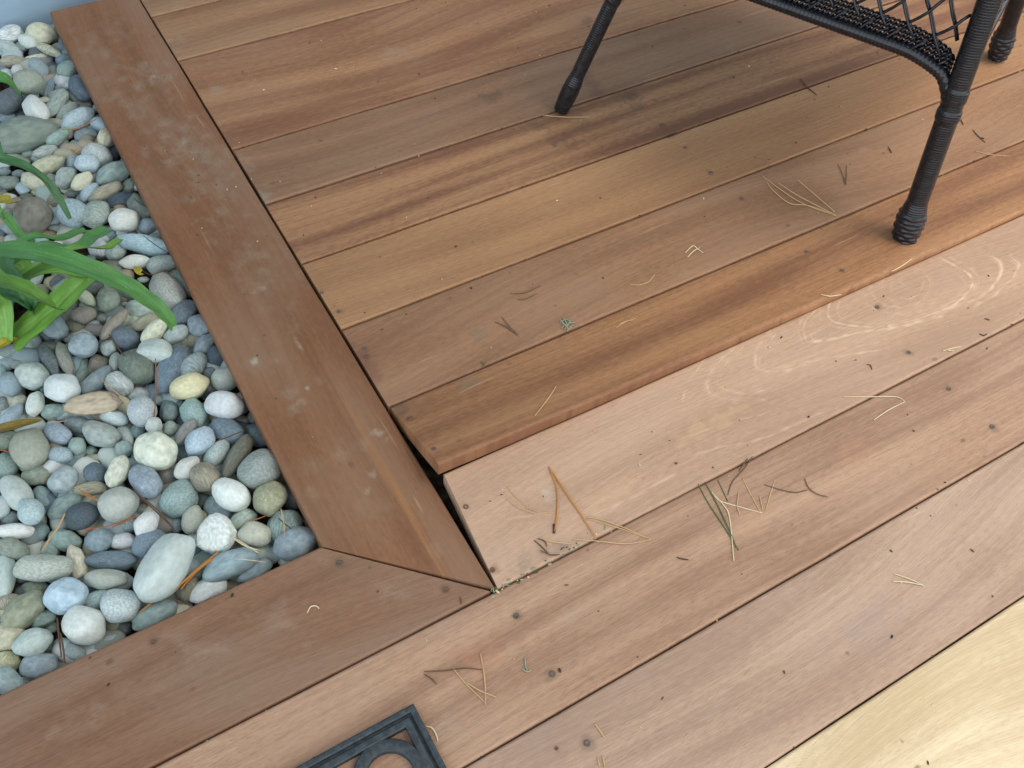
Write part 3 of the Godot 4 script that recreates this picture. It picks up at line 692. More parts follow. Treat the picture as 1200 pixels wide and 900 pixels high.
# ---------------------------------------------------------------- chair
func _chair():
	var chair := thing("wicker_chair", Vector3(1.19, 0, -0.94))
	tag(chair, "dark brown wicker chair with wrapped legs standing on the deck", "chair")
	var wick := StandardMaterial3D.new()
	wick.albedo_texture = noise_map(31, Color(0.05, 0.06, 0.08), Color(0.12, 0.125, 0.14), 3, 0.06, 1.4, 128)
	wick.uv1_triplanar = true
	wick.uv1_scale = Vector3(12, 12, 12)
	wick.roughness = 0.24
	wick.metallic_specular = 0.5
	var o := Vector3(1.19, 0, -0.94)
	# feet relative to the middle, and how far each leg leans in per metre of height
	var feet := [Vector3(-0.405, 0, -0.11), Vector3(-0.094, 0, 0.379), Vector3(0.41, 0, 0.107), Vector3(0.099, 0, -0.382)]
	var slim := [0.76, 1.0, 0.95, 0.9]
	var lean := [0.31, 0.185, 0.21, 0.23]
	var tops := []
	for i in 4:
		var f: Vector3 = feet[i]
		var inward := -f.normalized()
		var a := f + Vector3(0, 0.002, 0)
		var top: Vector3 = f + (inward * lean[i] + Vector3.UP) * 0.46
		tops.append(inward)
		var len: float = (top - a).length()
		var prof := [Vector2(0, 0.0), Vector2(0.0, 0.0125)]
		var t := 0.002
		while t < 0.049:
			prof.append(Vector2(t, slim[i] * 0.0160 + slim[i] * slim[i] * 0.0040 * sin(clampf(t / 0.049, 0.0, 1.0) * PI * 0.75)))
			t += 0.0012
		while t < len:
			var r := 0.0134 + 0.0050 * (1.0 - smoothstep(0.046, 0.080, t))
			if t > 0.205:
				r = 0.0148
			for band in [[0.207, 0.010], [0.236, 0.012]]:
				r = maxf(r, 0.0148 + 0.0016 * (1.0 - smoothstep(band[1] * 0.5, band[1], absf(t - band[0]))))
			r += 0.00045 * absf(sin(t / 0.0036 * PI))
			prof.append(Vector2(t, r * slim[i]))
			t += 0.00095
		prof.append(Vector2(len, 0.0))
		var st := begin(0)
		lathe(st, a, top, prof, 28, foot_weave if i else no_shape)
		put("leg", done(st), wick, chair)
	# aprons: an arched wrapped rim, a woven band above it and a lattice up to the seat
	for i in 4:
		var k := (i + 1) % 4
		_apron(chair, wick, feet[i], feet[k], tops[i] * lean[i], tops[k] * lean[k])
	# seat, wrapped seat rails, arms and back
	var c4 := []
	for i in 4:
		c4.append(feet[i] + tops[i] * lean[i] * 0.43 + Vector3(0, 0.43, 0))
	for i in 4:
		var st := begin(0)
		var a: Vector3 = c4[i]
		var b: Vector3 = c4[(i + 1) % 4]
		lathe(st, a, b, ribbed((b - a).length(), 0.016, 0.006), 14)
		put("seat_rail", done(st), wick, chair)
	var sx := 14
	for dirn in 2:
		for q in sx:
			var f := (q + 0.5) / sx
			var a: Vector3 = c4[0].lerp(c4[1], f) if dirn == 0 else c4[1].lerp(c4[2], f)
			var b: Vector3 = c4[3].lerp(c4[2], f) if dirn == 0 else c4[0].lerp(c4[3], f)
			var pts := []
			var rad := []
			for s in 29:
				var g := s / 28.0
				var p := a.lerp(b, g)
				p.y += 0.006 + 0.0025 * (1.0 if (s + q + dirn) % 2 == 0 else -1.0)
				pts.append(p)
				rad.append(0.0155)
			var st := begin(0)
			tube(st, pts, rad, 6, 0.16)
			put("seat_strand", done(st), wick, chair)
	# back posts rise from the two far legs, arms run forward to the near ones
	for pair in [[3, 0], [2, 1]]:
		var rear: Vector3 = c4[pair[0]]
		var fore: Vector3 = c4[pair[1]]
		var outward := (rear - fore).normalized()
		var st := begin(0)
		var p := smooth_path([rear, rear + Vector3(0, 0.22, 0) + outward * 0.03, rear + Vector3(0, 0.5, 0) + outward * 0.12], 10)
		var rr := []
		for q in p.size():
			rr.append(0.017)
		tube(st, p, rr, 14)
		put("back_post", done(st), wick, chair)
		st = begin(0)
		p = smooth_path([fore, fore + Vector3(0, 0.16, 0) - outward * 0.015, fore + Vector3(0, 0.225, 0) + outward * 0.06, rear + Vector3(0, 0.25, 0) + outward * 0.04], 10)
		rr = []
		for q in p.size():
			rr.append(0.018)
		tube(st, p, rr, 14)
		put("arm", done(st), wick, chair)
	var bl: Vector3 = c4[3]
	var br: Vector3 = c4[2]
	var bo: Vector3 = (c4[3] - c4[0]).normalized()
	for q in 16:
		var f := (q + 0.5) / 16
		var st := begin(0)
		var p := []
		var rr := []
		for s in 15:
			var g := s / 14.0
			p.append(bl.lerp(br, f) + Vector3(0, 0.02 + 0.50 * g + 0.05 * g * sin(f * PI), 0) + bo * (0.11 * g * g + 0.004 * (1.0 if (s + q) % 2 == 0 else -1.0)))
			rr.append(0.012)
		tube(st, p, rr, 6, 0.25)
		put("back_strand", done(st), wick, chair)
	var top := []
	var tr := []
	for s in 17:
		var g := s / 16.0
		top.append(bl.lerp(br, g) + Vector3(0, 0.5 + 0.055 * sin(g * PI), 0) + bo * 0.12)
		tr.append(0.019)
	var stt := begin(0)
	tube(stt, top, tr, 14)
	put("back_rail", done(stt), wick, chair)

func ribbed(len: float, r: float, pitch: float) -> Array:
	var p := [Vector2(0, 0)]
	var t := 0.0
	while t < len:
		p.append(Vector2(t, r + 0.0009 * absf(sin(t / pitch * PI))))
		t += pitch / 4.0
	p.append(Vector2(len, 0))
	return p

# the woven foot: strands that pass over and under upright stakes
func foot_weave(t: float, w: float) -> float:
	if t > 0.050 or t < 0.003:
		return 0.0
	var row := floorf(t / 0.0072)
	var f := t / 0.0072 - row
	return 0.0020 * sin(f * PI) * (0.45 + 0.55 * sin(w * 6.0 + PI * row)) + 0.0008 * sin(f * PI)

func _apron(chair: Node3D, wick: Material, fa: Vector3, fb: Vector3, la: Vector3, lb: Vector3):
	var ap := Node3D.new()
	var k: int = chair.get_meta("n_apron", 0)
	chair.set_meta("n_apron", k + 1)
	ap.name = "apron" if k == 0 else "apron_%03d" % k
	chair.add_child(ap, true)
	var at := func(s: float, h: float) -> Vector3:
		return (fa + la * h).lerp(fb + lb * h, s) + Vector3(0, h, 0)
	var rim := func(s: float) -> float:
		var e := minf(s, 1.0 - s)
		return 0.268 - 0.026 * pow(clampf(1.0 - e / 0.19, 0.0, 1.0), 2.0) - 0.034 * pow(clampf(1.0 - e / 0.06, 0.0, 1.0), 2.0)
	# rim: a wrapped cane
	var p := []
	var rr := []
	for q in 421:
		var s := lerpf(0.010, 0.990, q / 420.0)
		p.append(at.call(s, rim.call(s)))
		rr.append(0.0088 + 0.0009 * absf(sin(q * PI / 5.0)))
	var st := begin(0)
	tube(st, p, rr, 12)
	put("rim", done(st), wick, ap)
	# woven band: three zigzag rows twisted round each other
	for row in 4:
		for ph in 2:
			p = []
			rr = []
			for q in 241:
				var s := lerpf(0.035, 0.965, q / 240.0)
				var w := q * PI / 4.0 + ph * PI
				var base: Vector3 = at.call(s, rim.call(s) + 0.012 + row * 0.0058 + 0.0030 * sin(w))
				var out := (fb - fa).cross(Vector3.UP).normalized()
				p.append(base + out * 0.003 * cos(w))
				rr.append(0.0020)
			st = begin(0)
			tube(st, p, rr, 5)
			put("weave_strand", done(st), wick, ap)
	# lattice: pairs of flat strands leaning both ways
	var top := 0.425
	for lean in [-1.0, 1.0]:
		for q in range(-3, 15):
			for twin in [0.0]:
				p = []
				rr = []
				for m in 15:
					var g := m / 14.0
					var s: float = 0.078 * q + twin + lean * 0.20 * (g - 0.5) + 0.03 * lean * sin(g * PI)
					if s < 0.03 or s > 0.97:
						continue
					var h0: float = rim.call(clampf(s, 0.0, 1.0))
					var out := (fb - fa).cross(Vector3.UP).normalized()
					p.append(at.call(s, lerpf(h0, top, g)) + out * 0.0032 * lean * sin(m * PI / 1.9))
					rr.append(0.0040)
				if p.size() > 2:
					st = begin(0)
					tube(st, p, rr, 6, 0.55)
					put("lattice_strand", done(st), wick, ap)

# ---------------------------------------------------------------- mat
func _mat():
	var m := thing("door_mat", Vector3(0.130, 0.0, -0.292))
	tag(m, "blue-black moulded rubber doormat with raised rings at the bottom edge", "doormat")
	var rub := StandardMaterial3D.new()
	rub.albedo_texture = noise_map(41, Color(0.13, 0.165, 0.19), Color(0.22, 0.26, 0.28), 5, 0.03, 1.2)
	rub.uv1_triplanar = true
	rub.uv1_scale = Vector3(14, 14, 14)
	rub.roughness = 0.6
	var nx := 8
	var nz := 5
	var pitch := 0.073
	var e := 0.016
	var w := nx * pitch + 2 * e
	var d := nz * pitch + 2 * e
	# outer bead and inner band, four mitred sides each
	for spec in [["outer_bead", 0.0, 0.0065, 0.0105, 0.0016], ["groove_floor", 0.0062, 0.0100, 0.0055, 0.0004], ["inner_band", 0.0097, 0.0175, 0.0098, 0.0012]]:
		for side in 4:
			var a: float = spec[1]
			var b: float = spec[2]
			var h: float = spec[3]
			var c: float = spec[4]
			var o: Array = [Vector3(-a, 0, a), Vector3(-w + a, 0, a), Vector3(-w + a, 0, d - a), Vector3(-a, 0, d - a)]
			var n: Array = [Vector3(-b, 0, b), Vector3(-w + b, 0, b), Vector3(-w + b, 0, d - b), Vector3(-b, 0, d - b)]
			var k := (side + 1) % 4
			var st := begin(-1)
			var up := Vector3(0, h, 0)
			var lo := Vector3(0, h - c, 0)
			var oi: Vector3 = o[side].lerp(n[side], c / (b - a))
			var ok: Vector3 = o[k].lerp(n[k], c / (b - a))
			var ni: Vector3 = n[side].lerp(o[side], c / (b - a))
			var nk: Vector3 = n[k].lerp(o[k], c / (b - a))
			quad(st, o[side] + lo, o[k] + lo, o[k], o[side])
			quad(st, oi + up, ok + up, o[k] + lo, o[side] + lo)
			quad(st, ni + up, nk + up, ok + up, oi + up)
			quad(st, n[side] + lo, n[k] + lo, nk + up, ni + up)
			quad(st, n[side], n[k], n[k] + lo, n[side] + lo)
			put(spec[0], done(st), rub, m)
	for ix in nx:
		for iz in nz:
			var cx := -e - pitch * (ix + 0.5)
			var cz := e + pitch * (iz + 0.5)
			var st := begin(0)
			var prof := []
			var ro := pitch / 2 + 0.0006
			var ri := 0.0240
			var hh := 0.0088 + 0.0002 * ((ix + iz) % 2)
			for q in [[ri, 0.0], [ri, hh - 0.002], [ri + 0.0006, hh - 0.0006], [ri + 0.002, hh], [ro - 0.002, hh], [ro - 0.0006, hh - 0.0006], [ro, hh - 0.002], [ro, 0.0]]:
				prof.push_front(Vector2(q[1], q[0]))
			lathe(st, Vector3(cx, 0, cz), Vector3(cx, 1, cz), prof, 48)
			put("ring", done(st), rub, m)
			st = begin(0)
			prof = []
			for q in [[0.0068, 0.0], [0.0066, 0.005], [0.0058, 0.0068], [0.0035, 0.0078], [0.0, 0.008]]:
				prof.append(Vector2(q[1], q[0]))
			lathe(st, Vector3(cx, 0, cz), Vector3(cx, 1, cz), prof, 20)
			put("stud", done(st), rub, m)
			for sp in 1:
				var an := PI / 2
				st = begin(-1)
				var dirv := Vector3(cos(an), 0, sin(an))
				var sidev := Vector3(-sin(an), 0, cos(an)) * 0.0025
				var c0 := Vector3(cx, 0, cz) + dirv * 0.006
				var c1 := Vector3(cx, 0, cz) + dirv * 0.0255
				var up := Vector3(0, 0.0045, 0)
				quad(st, c0 - sidev + up, c1 - sidev + up, c1 + sidev + up, c0 + sidev + up)
				quad(st, c0 - sidev, c1 - sidev, c1 - sidev + up, c0 - sidev + up)
				quad(st, c0 + sidev, c0 + sidev + up, c1 + sidev + up, c1 + sidev)
				put("spoke", done(st), rub, m)

# ---------------------------------------------------------------- pebbles
const TONE := {
	"white": [Color(0.871, 0.897, 0.894), 0],
	"palew": [Color(0.802, 0.859, 0.840), 0],
	"creamw": [Color(0.867, 0.887, 0.816), 1],
	"cream": [Color(0.850, 0.847, 0.746), 1],
	"yellow": [Color(0.850, 0.847, 0.700), 4],
	"paleg": [Color(0.738, 0.792, 0.774), 1],
	"grey": [Color(0.633, 0.680, 0.665), 1],
	"slate": [Color(0.521, 0.576, 0.583), 5],
	"bluegrey": [Color(0.609, 0.680, 0.700), 1],
	"lightblue": [Color(0.714, 0.800, 0.824), 4],
	"bluew": [Color(0.730, 0.808, 0.840), 1],
	"blue": [Color(0.569, 0.648, 0.692), 5],
	"darkblue": [Color(0.480, 0.544, 0.599), 5],
	"navy": [Color(0.392, 0.441, 0.475), 3],
	"teal": [Color(0.633, 0.720, 0.708), 1],
	"olive": [Color(0.601, 0.648, 0.599), 1],
	"oliveb": [Color(0.617, 0.640, 0.568), 1],
	"tan": [Color(0.714, 0.704, 0.622), 2],
	"brown": [Color(0.609, 0.592, 0.537), 1],
	"brownw": [Color(0.682, 0.664, 0.591), 1],
	"browng": [Color(0.625, 0.640, 0.591), 0],
	"palesand": [Color(0.738, 0.760, 0.708), 0],
	"orange": [Color(0.746, 0.664, 0.568), 2],
	"rusty": [Color(0.722, 0.680, 0.607), 2],
	"mauve": [Color(0.609, 0.608, 0.607), 1],
	"pinkw": [Color(0.871, 0.897, 0.871), 0],
	"speckle": [Color(0.778, 0.831, 0.816), 3],
	"rock": [Color(0.871, 0.897, 0.897), 4],
	"streak": [Color(0.714, 0.760, 0.731), 2],
	"twotone": [Color(0.714, 0.784, 0.785), 2],
}

func _icosphere(sub: int) -> Array:
	var g := (1.0 + sqrt(5.0)) / 2.0
	var v := []
	for q in [[-1, g, 0], [1, g, 0], [-1, -g, 0], [1, -g, 0], [0, -1, g], [0, 1, g], [0, -1, -g], [0, 1, -g], [g, 0, -1], [g, 0, 1], [-g, 0, -1], [-g, 0, 1]]:
		v.append(Vector3(q[0], q[1], q[2]).normalized())
	var f := [[0, 11, 5], [0, 5, 1], [0, 1, 7], [0, 7, 10], [0, 10, 11], [1, 5, 9], [5, 11, 4], [11, 10, 2], [10, 7, 6], [7, 1, 8], [3, 9, 4], [3, 4, 2], [3, 2, 6], [3, 6, 8], [3, 8, 9], [4, 9, 5], [2, 4, 11], [6, 2, 10], [8, 6, 7], [9, 8, 1]]
	for s in sub:
		var mid := {}
		var f2 := []
		for t in f:
			var m := []
			for q in 3:
				var a: int = t[q]
				var b: int = t[(q + 1) % 3]
				var key := Vector2i(mini(a, b), maxi(a, b))
				if not mid.has(key):
					mid[key] = v.size()
					v.append(((v[a] + v[b]) * 0.5).normalized())
				m.append(mid[key])
			f2.append([t[0], m[0], m[2]])
			f2.append([t[1], m[1], m[0]])
			f2.append([t[2], m[2], m[1]])
			f2.append([m[0], m[1], m[2]])
		f = f2
	return [v, f]

func _stone(ball: Array, s: int, amount: float, facets: int) -> ArrayMesh:
	var r := RandomNumberGenerator.new()
	r.seed = s
	var n := noise(s, 0.75)
	var n2 := noise(s + 50, 3.2)
	var p := r.randf_range(1.95, 2.1)
	var cuts := []
	for k in facets:
		cuts.append([Vector3(r.randfn(), r.randfn(), r.randfn()).normalized(), r.randf_range(0.80, 0.95)])
	var st := begin(0)
	var w := []
	for v in ball[0]:
		var e := pow(pow(absf(v.x), p) + pow(absf(v.y), p) + pow(absf(v.z), p), -1.0 / p)
		e *= 1.0 + amount * n.get_noise_3dv(v) + 0.012 * n2.get_noise_3dv(v)
		var q: Vector3 = v * e
		for c in cuts:
			var o: float = q.dot(c[0]) - c[1]
			if o > 0.0:
				q -= c[0] * o * 0.93
		if facets > 5:
			q *= 1.0 + 0.04 * n2.get_noise_3dv(v * 2.5)
		w.append(q)
	for t in ball[1]:
		tri(st, w[t[0]], w[t[2]], w[t[1]])
	return done(st)

func _pebble_kinds():
	var ball := _icosphere(3)
	for k in 12:
		pebble_meshes.append(_stone(ball, 100 + k * 7, 0.12, 0 if k % 3 else 2))
	for k in 2:
		rock_meshes.append(_stone(ball, 300 + k * 7, 0.2, 9))
	# how stone is mottled: fine speckle, soft cloud, bands, flecks, smooth
	pebble_maps.append(noise_map(61, Color(0.91, 0.91, 0.90), Color(1, 1, 1), 5, 0.03, 1.4))
	pebble_maps.append(noise_map(62, Color(0.83, 0.84, 0.85), Color(1, 1, 0.98), 5, 0.018, 1.6))
	pebble_maps.append(noise_map(63, Color(0.74, 0.75, 0.76), Color(1, 1, 0.99), 4, 0.012, 1.7, 256, 5.0))
	pebble_maps.append(noise_map(64, Color(0.82, 0.83, 0.84), Color(1, 1, 1), 4, 0.06, 2.0))
	pebble_maps.append(noise_map(65, Color(0.84, 0.84, 0.84), Color(1, 1, 1), 5, 0.04, 1.5))
	# pale quartz veins through darker stone
	var vn := noise(67, 0.012, 3)
	var cloud := noise(68, 0.03, 4)
	var vi := Image.create(256, 256, false, Image.FORMAT_RGB8)
	for y in 256:
		for x in 256:
			var t := 0.74 + 0.12 * cloud.get_noise_2d(x, y) + 0.24 * (1.0 - smoothstep(0.01, 0.05, absf(vn.get_noise_2d(x, y))))
			vi.set_pixel(x, y, Color(t, t, minf(t, 1.0)))
	pebble_maps.append(ImageTexture.create_from_image(vi))
	var im := Image.create(256, 256, false, Image.FORMAT_L8)
	var n := noise(66, 0.12, 4)
	for y in 256:
		for x in 256:
			var t := clampf(0.5 + n.get_noise_2d(x, y), 0.0, 1.0)
			im.set_pixel(x, y, Color(t, t, t))
	pebble_normal = ImageTexture.create_from_image(im)

func stone_mat(tone: String, r: RandomNumberGenerator) -> StandardMaterial3D:
	var c: Color = TONE[tone][0]
	var m := StandardMaterial3D.new()
	var l := r.randf_range(0.93, 1.07)
	m.albedo_color = Color(minf(c.r * l * r.randf_range(0.98, 1.02), 1.0), minf(c.g * l, 1.0), minf(c.b * l * r.randf_range(0.97, 1.03), 1.0))
	m.albedo_texture = pebble_maps[TONE[tone][1] if r.randf() < 0.75 or tone == "rock" else r.randi() % 6]
	m.uv1_triplanar = true
	m.uv1_scale = Vector3(0.42, 0.42, 0.42)
	m.uv1_offset = Vector3(0.5, 0.5, 0.5)
	m.heightmap_enabled = true
	m.heightmap_texture = pebble_normal
	m.heightmap_scale = 0.03
	m.roughness = 0.72
	m.metallic_specular = 0.4
	return m

# x, y, z middle; a, b half lengths on the ground; c half height; turn of the long axis
func pebble(x: float, y: float, z: float, a: float, b: float, c: float, turn: float, tone: String, angular: bool, label: String):
	var r := RandomNumberGenerator.new()
	r.seed = hash(label)
	var list: Array = rock_meshes if angular else pebble_meshes
	var o := MeshInstance3D.new()
	o.mesh = list[r.randi() % list.size()]
	o.material_override = stone_mat(tone, r)
	var flip := Basis()
	for k in r.randi() % 4:
		flip = flip * Basis(Vector3.UP, PI / 2)
	if r.randf() < 0.5:
		flip = flip * Basis(Vector3.RIGHT, PI)
	if r.randf() < 0.5:
		flip = flip * Basis(Vector3.RIGHT, PI / 2)
	o.transform = Transform3D(Basis(Vector3.UP, turn) * Basis.from_scale(Vector3(a * 1.06, c, b * 1.06)) * flip, Vector3(x, y, z))
	o.name = numbered("stone" if angular else "pebble")
	add_child(o, true)
	tag(o, label, "stone" if angular else "pebble", "pebbles in the bed beside the deck")

func _pebbles():
	pebble(0.0491, -0.0387, -1.6876, 0.0206, 0.0153, 0.0141, -3.07, "white", false, "mid-sized white oval pebble below and left of the house wall")
	pebble(0.0942, -0.0367, -1.6618, 0.0248, 0.0191, 0.0175, 2.63, "cream", false, "big pale cream pebble against the house wall")
	pebble(0.0712, -0.0401, -1.6551, 0.0199, 0.0123, 0.0120, -1.01, "white", false, "small white oval pebble just below the house wall")
	pebble(0.0574, -0.0526, -1.6622, 0.0115, 0.0100, 0.0088, -2.92, "grey", false, "tiny mid-grey oval pebble just below the house wall")
	pebble(0.0958, -0.0425, -1.6195, 0.0291, 0.0084, 0.0080, -0.98, "cream", false, "small cream slender pebble below and right of the house wall")
	pebble(0.0350, -0.0505, -1.6692, 0.0235, 0.0122, 0.0121, -0.90, "paleg", false, "small light grey oblong pebble below and left of the house wall")
	pebble(0.0335, -0.0512, -1.6244, 0.0202, 0.0114, 0.0109, 2.82, "tan", false, "small tan oblong pebble above the large slate grey pebble at the left frame edge")
	pebble(0.0691, -0.0527, -1.6173, 0.0209, 0.0096, 0.0086, -3.04, "cream", false, "small cream slender pebble just below the big pale cream pebble against the house wall")
	pebble(0.0688, -0.0493, -1.5857, 0.0275, 0.0144, 0.0141, -1.44, "bluegrey", false, "small blue-grey oval pebble just below the big pale cream pebble against the house wall")
	pebble(0.0421, -0.0244, -1.5176, 0.0235, 0.0206, 0.0203, 2.73, "olive", false, "mid-sized drab grey oval pebble below the big pale cream pebble against the house wall")
	pebble(0.1100, -0.0394, -1.5479, 0.0189, 0.0142, 0.0130, -2.59, "teal", false, "small green-grey oval pebble below and right of the house wall")
	pebble(0.1280, -0.0520, -1.6530, 0.0243, 0.0097, 0.0096, -2.02, "bluegrey", false, "small blue-grey oval pebble just right of the big pale cream pebble against the house wall")
	pebble(0.1208, -0.0516, -1.6080, 0.0148, 0.0110, 0.0103, -2.59, "grey", false, "small mid-grey oval pebble below and right of the house wall")
	pebble(0.0722, -0.0534, -1.5350, 0.0297, 0.0075, 0.0075, -2.11, "bluegrey", false, "small blue-grey slender pebble right of the large slate grey pebble at the left frame edge")
	pebble(0.0346, -0.0427, -1.5861, 0.0098, 0.0085, 0.0078, -2.49, "white", false, "tiny white round pebble just above the large slate grey pebble at the left frame edge")
	pebble(0.0173, -0.0526, -1.5973, 0.0110, 0.0089, 0.0087, -0.79, "paleg", false, "tiny light grey oval pebble below and left of the house wall")
	pebble(0.1150, -0.0473, -1.4992, 0.0309, 0.0176, 0.0172, -1.63, "blue", false, "blue pebble with white flecks under the side border board")
	pebble(0.0841, -0.0552, -1.5288, 0.0057, 0.0050, 0.0045, -3.04, "paleg", false, "tiny light grey oval pebble below the big pale cream pebble against the house wall")
	pebble(0.0040, -0.0359, -1.4982, 0.0235, 0.0193, 0.0187, -2.26, "slate", false, "large slate grey pebble at the left frame edge")
	pebble(0.0351, -0.0267, -1.4462, 0.0332, 0.0169, 0.0167, -1.49, "white", false, "mid-sized white oval pebble above and right of the longest dark grey-green stone in the bed")
	pebble(0.0695, -0.0403, -1.4672, 0.0307, 0.0119, 0.0116, -2.28, "paleg", false, "mid-sized light grey oblong pebble below the big pale cream pebble against the house wall")
	pebble(0.0786, -0.0501, -1.4509, 0.0226, 0.0126, 0.0128, -2.55, "paleg", false, "small light grey oval pebble below the big pale cream pebble against the house wall")
	pebble(0.0899, -0.0388, -1.4136, 0.0298, 0.0148, 0.0140, -2.80, "lightblue", false, "mid-sized light blue-grey oblong pebble right of the longest dark grey-green stone in the bed")
	pebble(-0.0088, -0.0531, -1.4805, 0.0133, 0.0082, 0.0078, 3.14, "bluegrey", false, "tiny blue-grey oblong pebble just below the large slate grey pebble at the left frame edge")
	pebble(0.0007, -0.0323, -1.4035, 0.0499, 0.0265, 0.0245, 3.13, "olive", false, "longest dark grey-green stone in the bed")
	pebble(0.0472, -0.0408, -1.3837, 0.0205, 0.0110, 0.0107, -2.67, "teal", false, "small green-grey oval pebble just right of the longest dark grey-green stone in the bed")
	pebble(0.0901, -0.0510, -1.3815, 0.0182, 0.0120, 0.0113, 2.96, "bluegrey", false, "small blue-grey oval pebble below the blue pebble with white flecks under the side border board")
	pebble(0.0659, -0.0528, -1.3646, 0.0135, 0.0093, 0.0084, -2.84, "grey", false, "tiny mid-grey oval pebble right of the longest dark grey-green stone in the bed")
	pebble(0.0492, -0.0548, -1.3707, 0.0123, 0.0054, 0.0052, -2.71, "grey", false, "tiny mid-grey oblong pebble right of the longest dark grey-green stone in the bed")
	pebble(0.0220, -0.0415, -1.3588, 0.0185, 0.0107, 0.0096, -3.06, "paleg", false, "small light grey oblong pebble above the large round brown-grey pebble above the long leaf")
	pebble(0.0154, -0.0400, -1.3246, 0.0261, 0.0132, 0.0120, -2.96, "cream", false, "mid-sized cream oblong pebble below and right of the longest dark grey-green stone in the bed")
	pebble(-0.0232, -0.0525, -1.3755, 0.0236, 0.0095, 0.0089, 2.40, "olive", false, "small drab grey slender pebble just below the longest dark grey-green stone in the bed")
	pebble(-0.0020, -0.0531, -1.3781, 0.0102, 0.0081, 0.0079, 2.96, "grey", false, "tiny mid-grey oval pebble just below the longest dark grey-green stone in the bed")
	pebble(0.1130, -0.0305, -1.3382, 0.0198, 0.0108, 0.0105, -2.01, "cream", false, "small cream oval pebble right of the longest dark grey-green stone in the bed")
	pebble(0.0896, -0.0367, -1.3095, 0.0235, 0.0180, 0.0174, -1.17, "speckle", false, "speckled pale granite pebble by the side border board")
	pebble(0.1161, -0.0521, -1.3228, 0.0201, 0.0099, 0.0095, -2.22, "darkblue", false, "small dark blue oval pebble above the round white pebble beside the long leaf")
	pebble(0.0715, -0.0287, -1.2873, 0.0183, 0.0148, 0.0134, 2.86, "lightblue", false, "mid-sized light blue-grey oval pebble right of the longest dark grey-green stone in the bed")
	pebble(0.0551, -0.0511, -1.3269, 0.0136, 0.0115, 0.0111, -2.17, "bluegrey", false, "small blue-grey round pebble below and right of the longest dark grey-green stone in the bed")
	pebble(0.1014, -0.0379, -1.2612, 0.0286, 0.0163, 0.0155, -2.91, "teal", false, "mid-sized green-grey oblong pebble above the round white pebble beside the long leaf")
	pebble(0.0487, -0.0542, -1.3520, 0.0123, 0.0062, 0.0061, -3.10, "orange", false, "tiny orange-tan oblong pebble below and right of the longest dark grey-green stone in the bed")
	pebble(0.0348, -0.0392, -1.2838, 0.0213, 0.0134, 0.0133, -2.18, "paleg", false, "mid-sized light grey oval pebble below the big pale cream pebble against the house wall")
	pebble(0.0541, -0.0308, -1.2553, 0.0199, 0.0107, 0.0101, -2.50, "cream", false, "small cream oval pebble above and left of the round white pebble beside the long leaf")
	pebble(-0.0469, -0.0512, -1.3242, 0.0180, 0.0116, 0.0110, 2.77, "olive", false, "small drab grey oblong pebble below the longest dark grey-green stone in the bed")
	pebble(-0.0108, -0.0400, -1.2984, 0.0203, 0.0122, 0.0121, -1.02, "cream", false, "small cream oval pebble just above the large round brown-grey pebble above the long leaf")
	pebble(0.0125, -0.0521, -1.3051, 0.0114, 0.0097, 0.0094, -2.16, "grey", false, "tiny mid-grey round pebble below and right of the longest dark grey-green stone in the bed")
	pebble(-0.0454, -0.0536, -1.3553, 0.0099, 0.0073, 0.0071, 2.86, "bluegrey", false, "tiny blue-grey oval pebble below and left of the longest dark grey-green stone in the bed")
	pebble(-0.0269, -0.0542, -1.3413, 0.0084, 0.0064, 0.0061, 2.86, "bluegrey", false, "tiny blue-grey oval pebble below the longest dark grey-green stone in the bed")
	pebble(0.1198, -0.0519, -1.4032, 0.0122, 0.0104, 0.0099, -2.26, "olive", false, "tiny drab grey round pebble right of the longest dark grey-green stone in the bed")
	pebble(0.1060, -0.0550, -1.4030, 0.0091, 0.0050, 0.0049, 3.07, "paleg", false, "tiny light grey oblong pebble right of the longest dark grey-green stone in the bed")
	pebble(0.1263, -0.0536, -1.4464, 0.0087, 0.0077, 0.0071, -2.46, "grey", false, "tiny mid-grey round pebble above the speckled pale granite pebble by the side border board")
	pebble(0.1163, -0.0514, -1.2377, 0.0161, 0.0107, 0.0106, -2.35, "olive", false, "small drab grey oval pebble just above the round white pebble beside the long leaf")
	pebble(0.0571, -0.0418, -1.2407, 0.0186, 0.0097, 0.0091, -2.42, "lightblue", false, "small light blue-grey oval pebble right of the large round brown-grey pebble above the long leaf")
	pebble(0.0792, -0.0406, -1.2270, 0.0266, 0.0117, 0.0111, -2.88, "tan", false, "mid-sized tan oblong pebble above and left of the round white pebble beside the long leaf")
	pebble(0.0945, -0.0501, -1.2086, 0.0232, 0.0127, 0.0127, -3.13, "darkblue", false, "mid-sized dark blue oblong pebble just above the round white pebble beside the long leaf")
	pebble(0.1140, -0.0492, -1.1812, 0.0279, 0.0145, 0.0142, -1.51, "olive", false, "mid-sized drab grey oval pebble right of the large round brown-grey pebble above the long leaf")
	pebble(0.1112, -0.0510, -1.1410, 0.0132, 0.0122, 0.0113, 3.00, "lightblue", false, "small light blue-grey oval pebble just right of the round white pebble beside the long leaf")
	pebble(0.0840, -0.0369, -1.1518, 0.0215, 0.0181, 0.0171, 2.84, "white", false, "round white pebble beside the long leaf")
	pebble(0.0519, -0.0364, -1.1818, 0.0223, 0.0178, 0.0179, -2.34, "streak", false, "mid-sized streaked grey round pebble just left of the round white pebble beside the long leaf")
	pebble(0.0955, -0.0387, -1.0930, 0.0389, 0.0143, 0.0142, 2.40, "lightblue", false, "long flat pale blue pebble by the side border board")
	pebble(0.0591, -0.0517, -1.1490, 0.0119, 0.0102, 0.0102, -2.11, "bluegrey", false, "small blue-grey round pebble below and left of the round white pebble beside the long leaf")
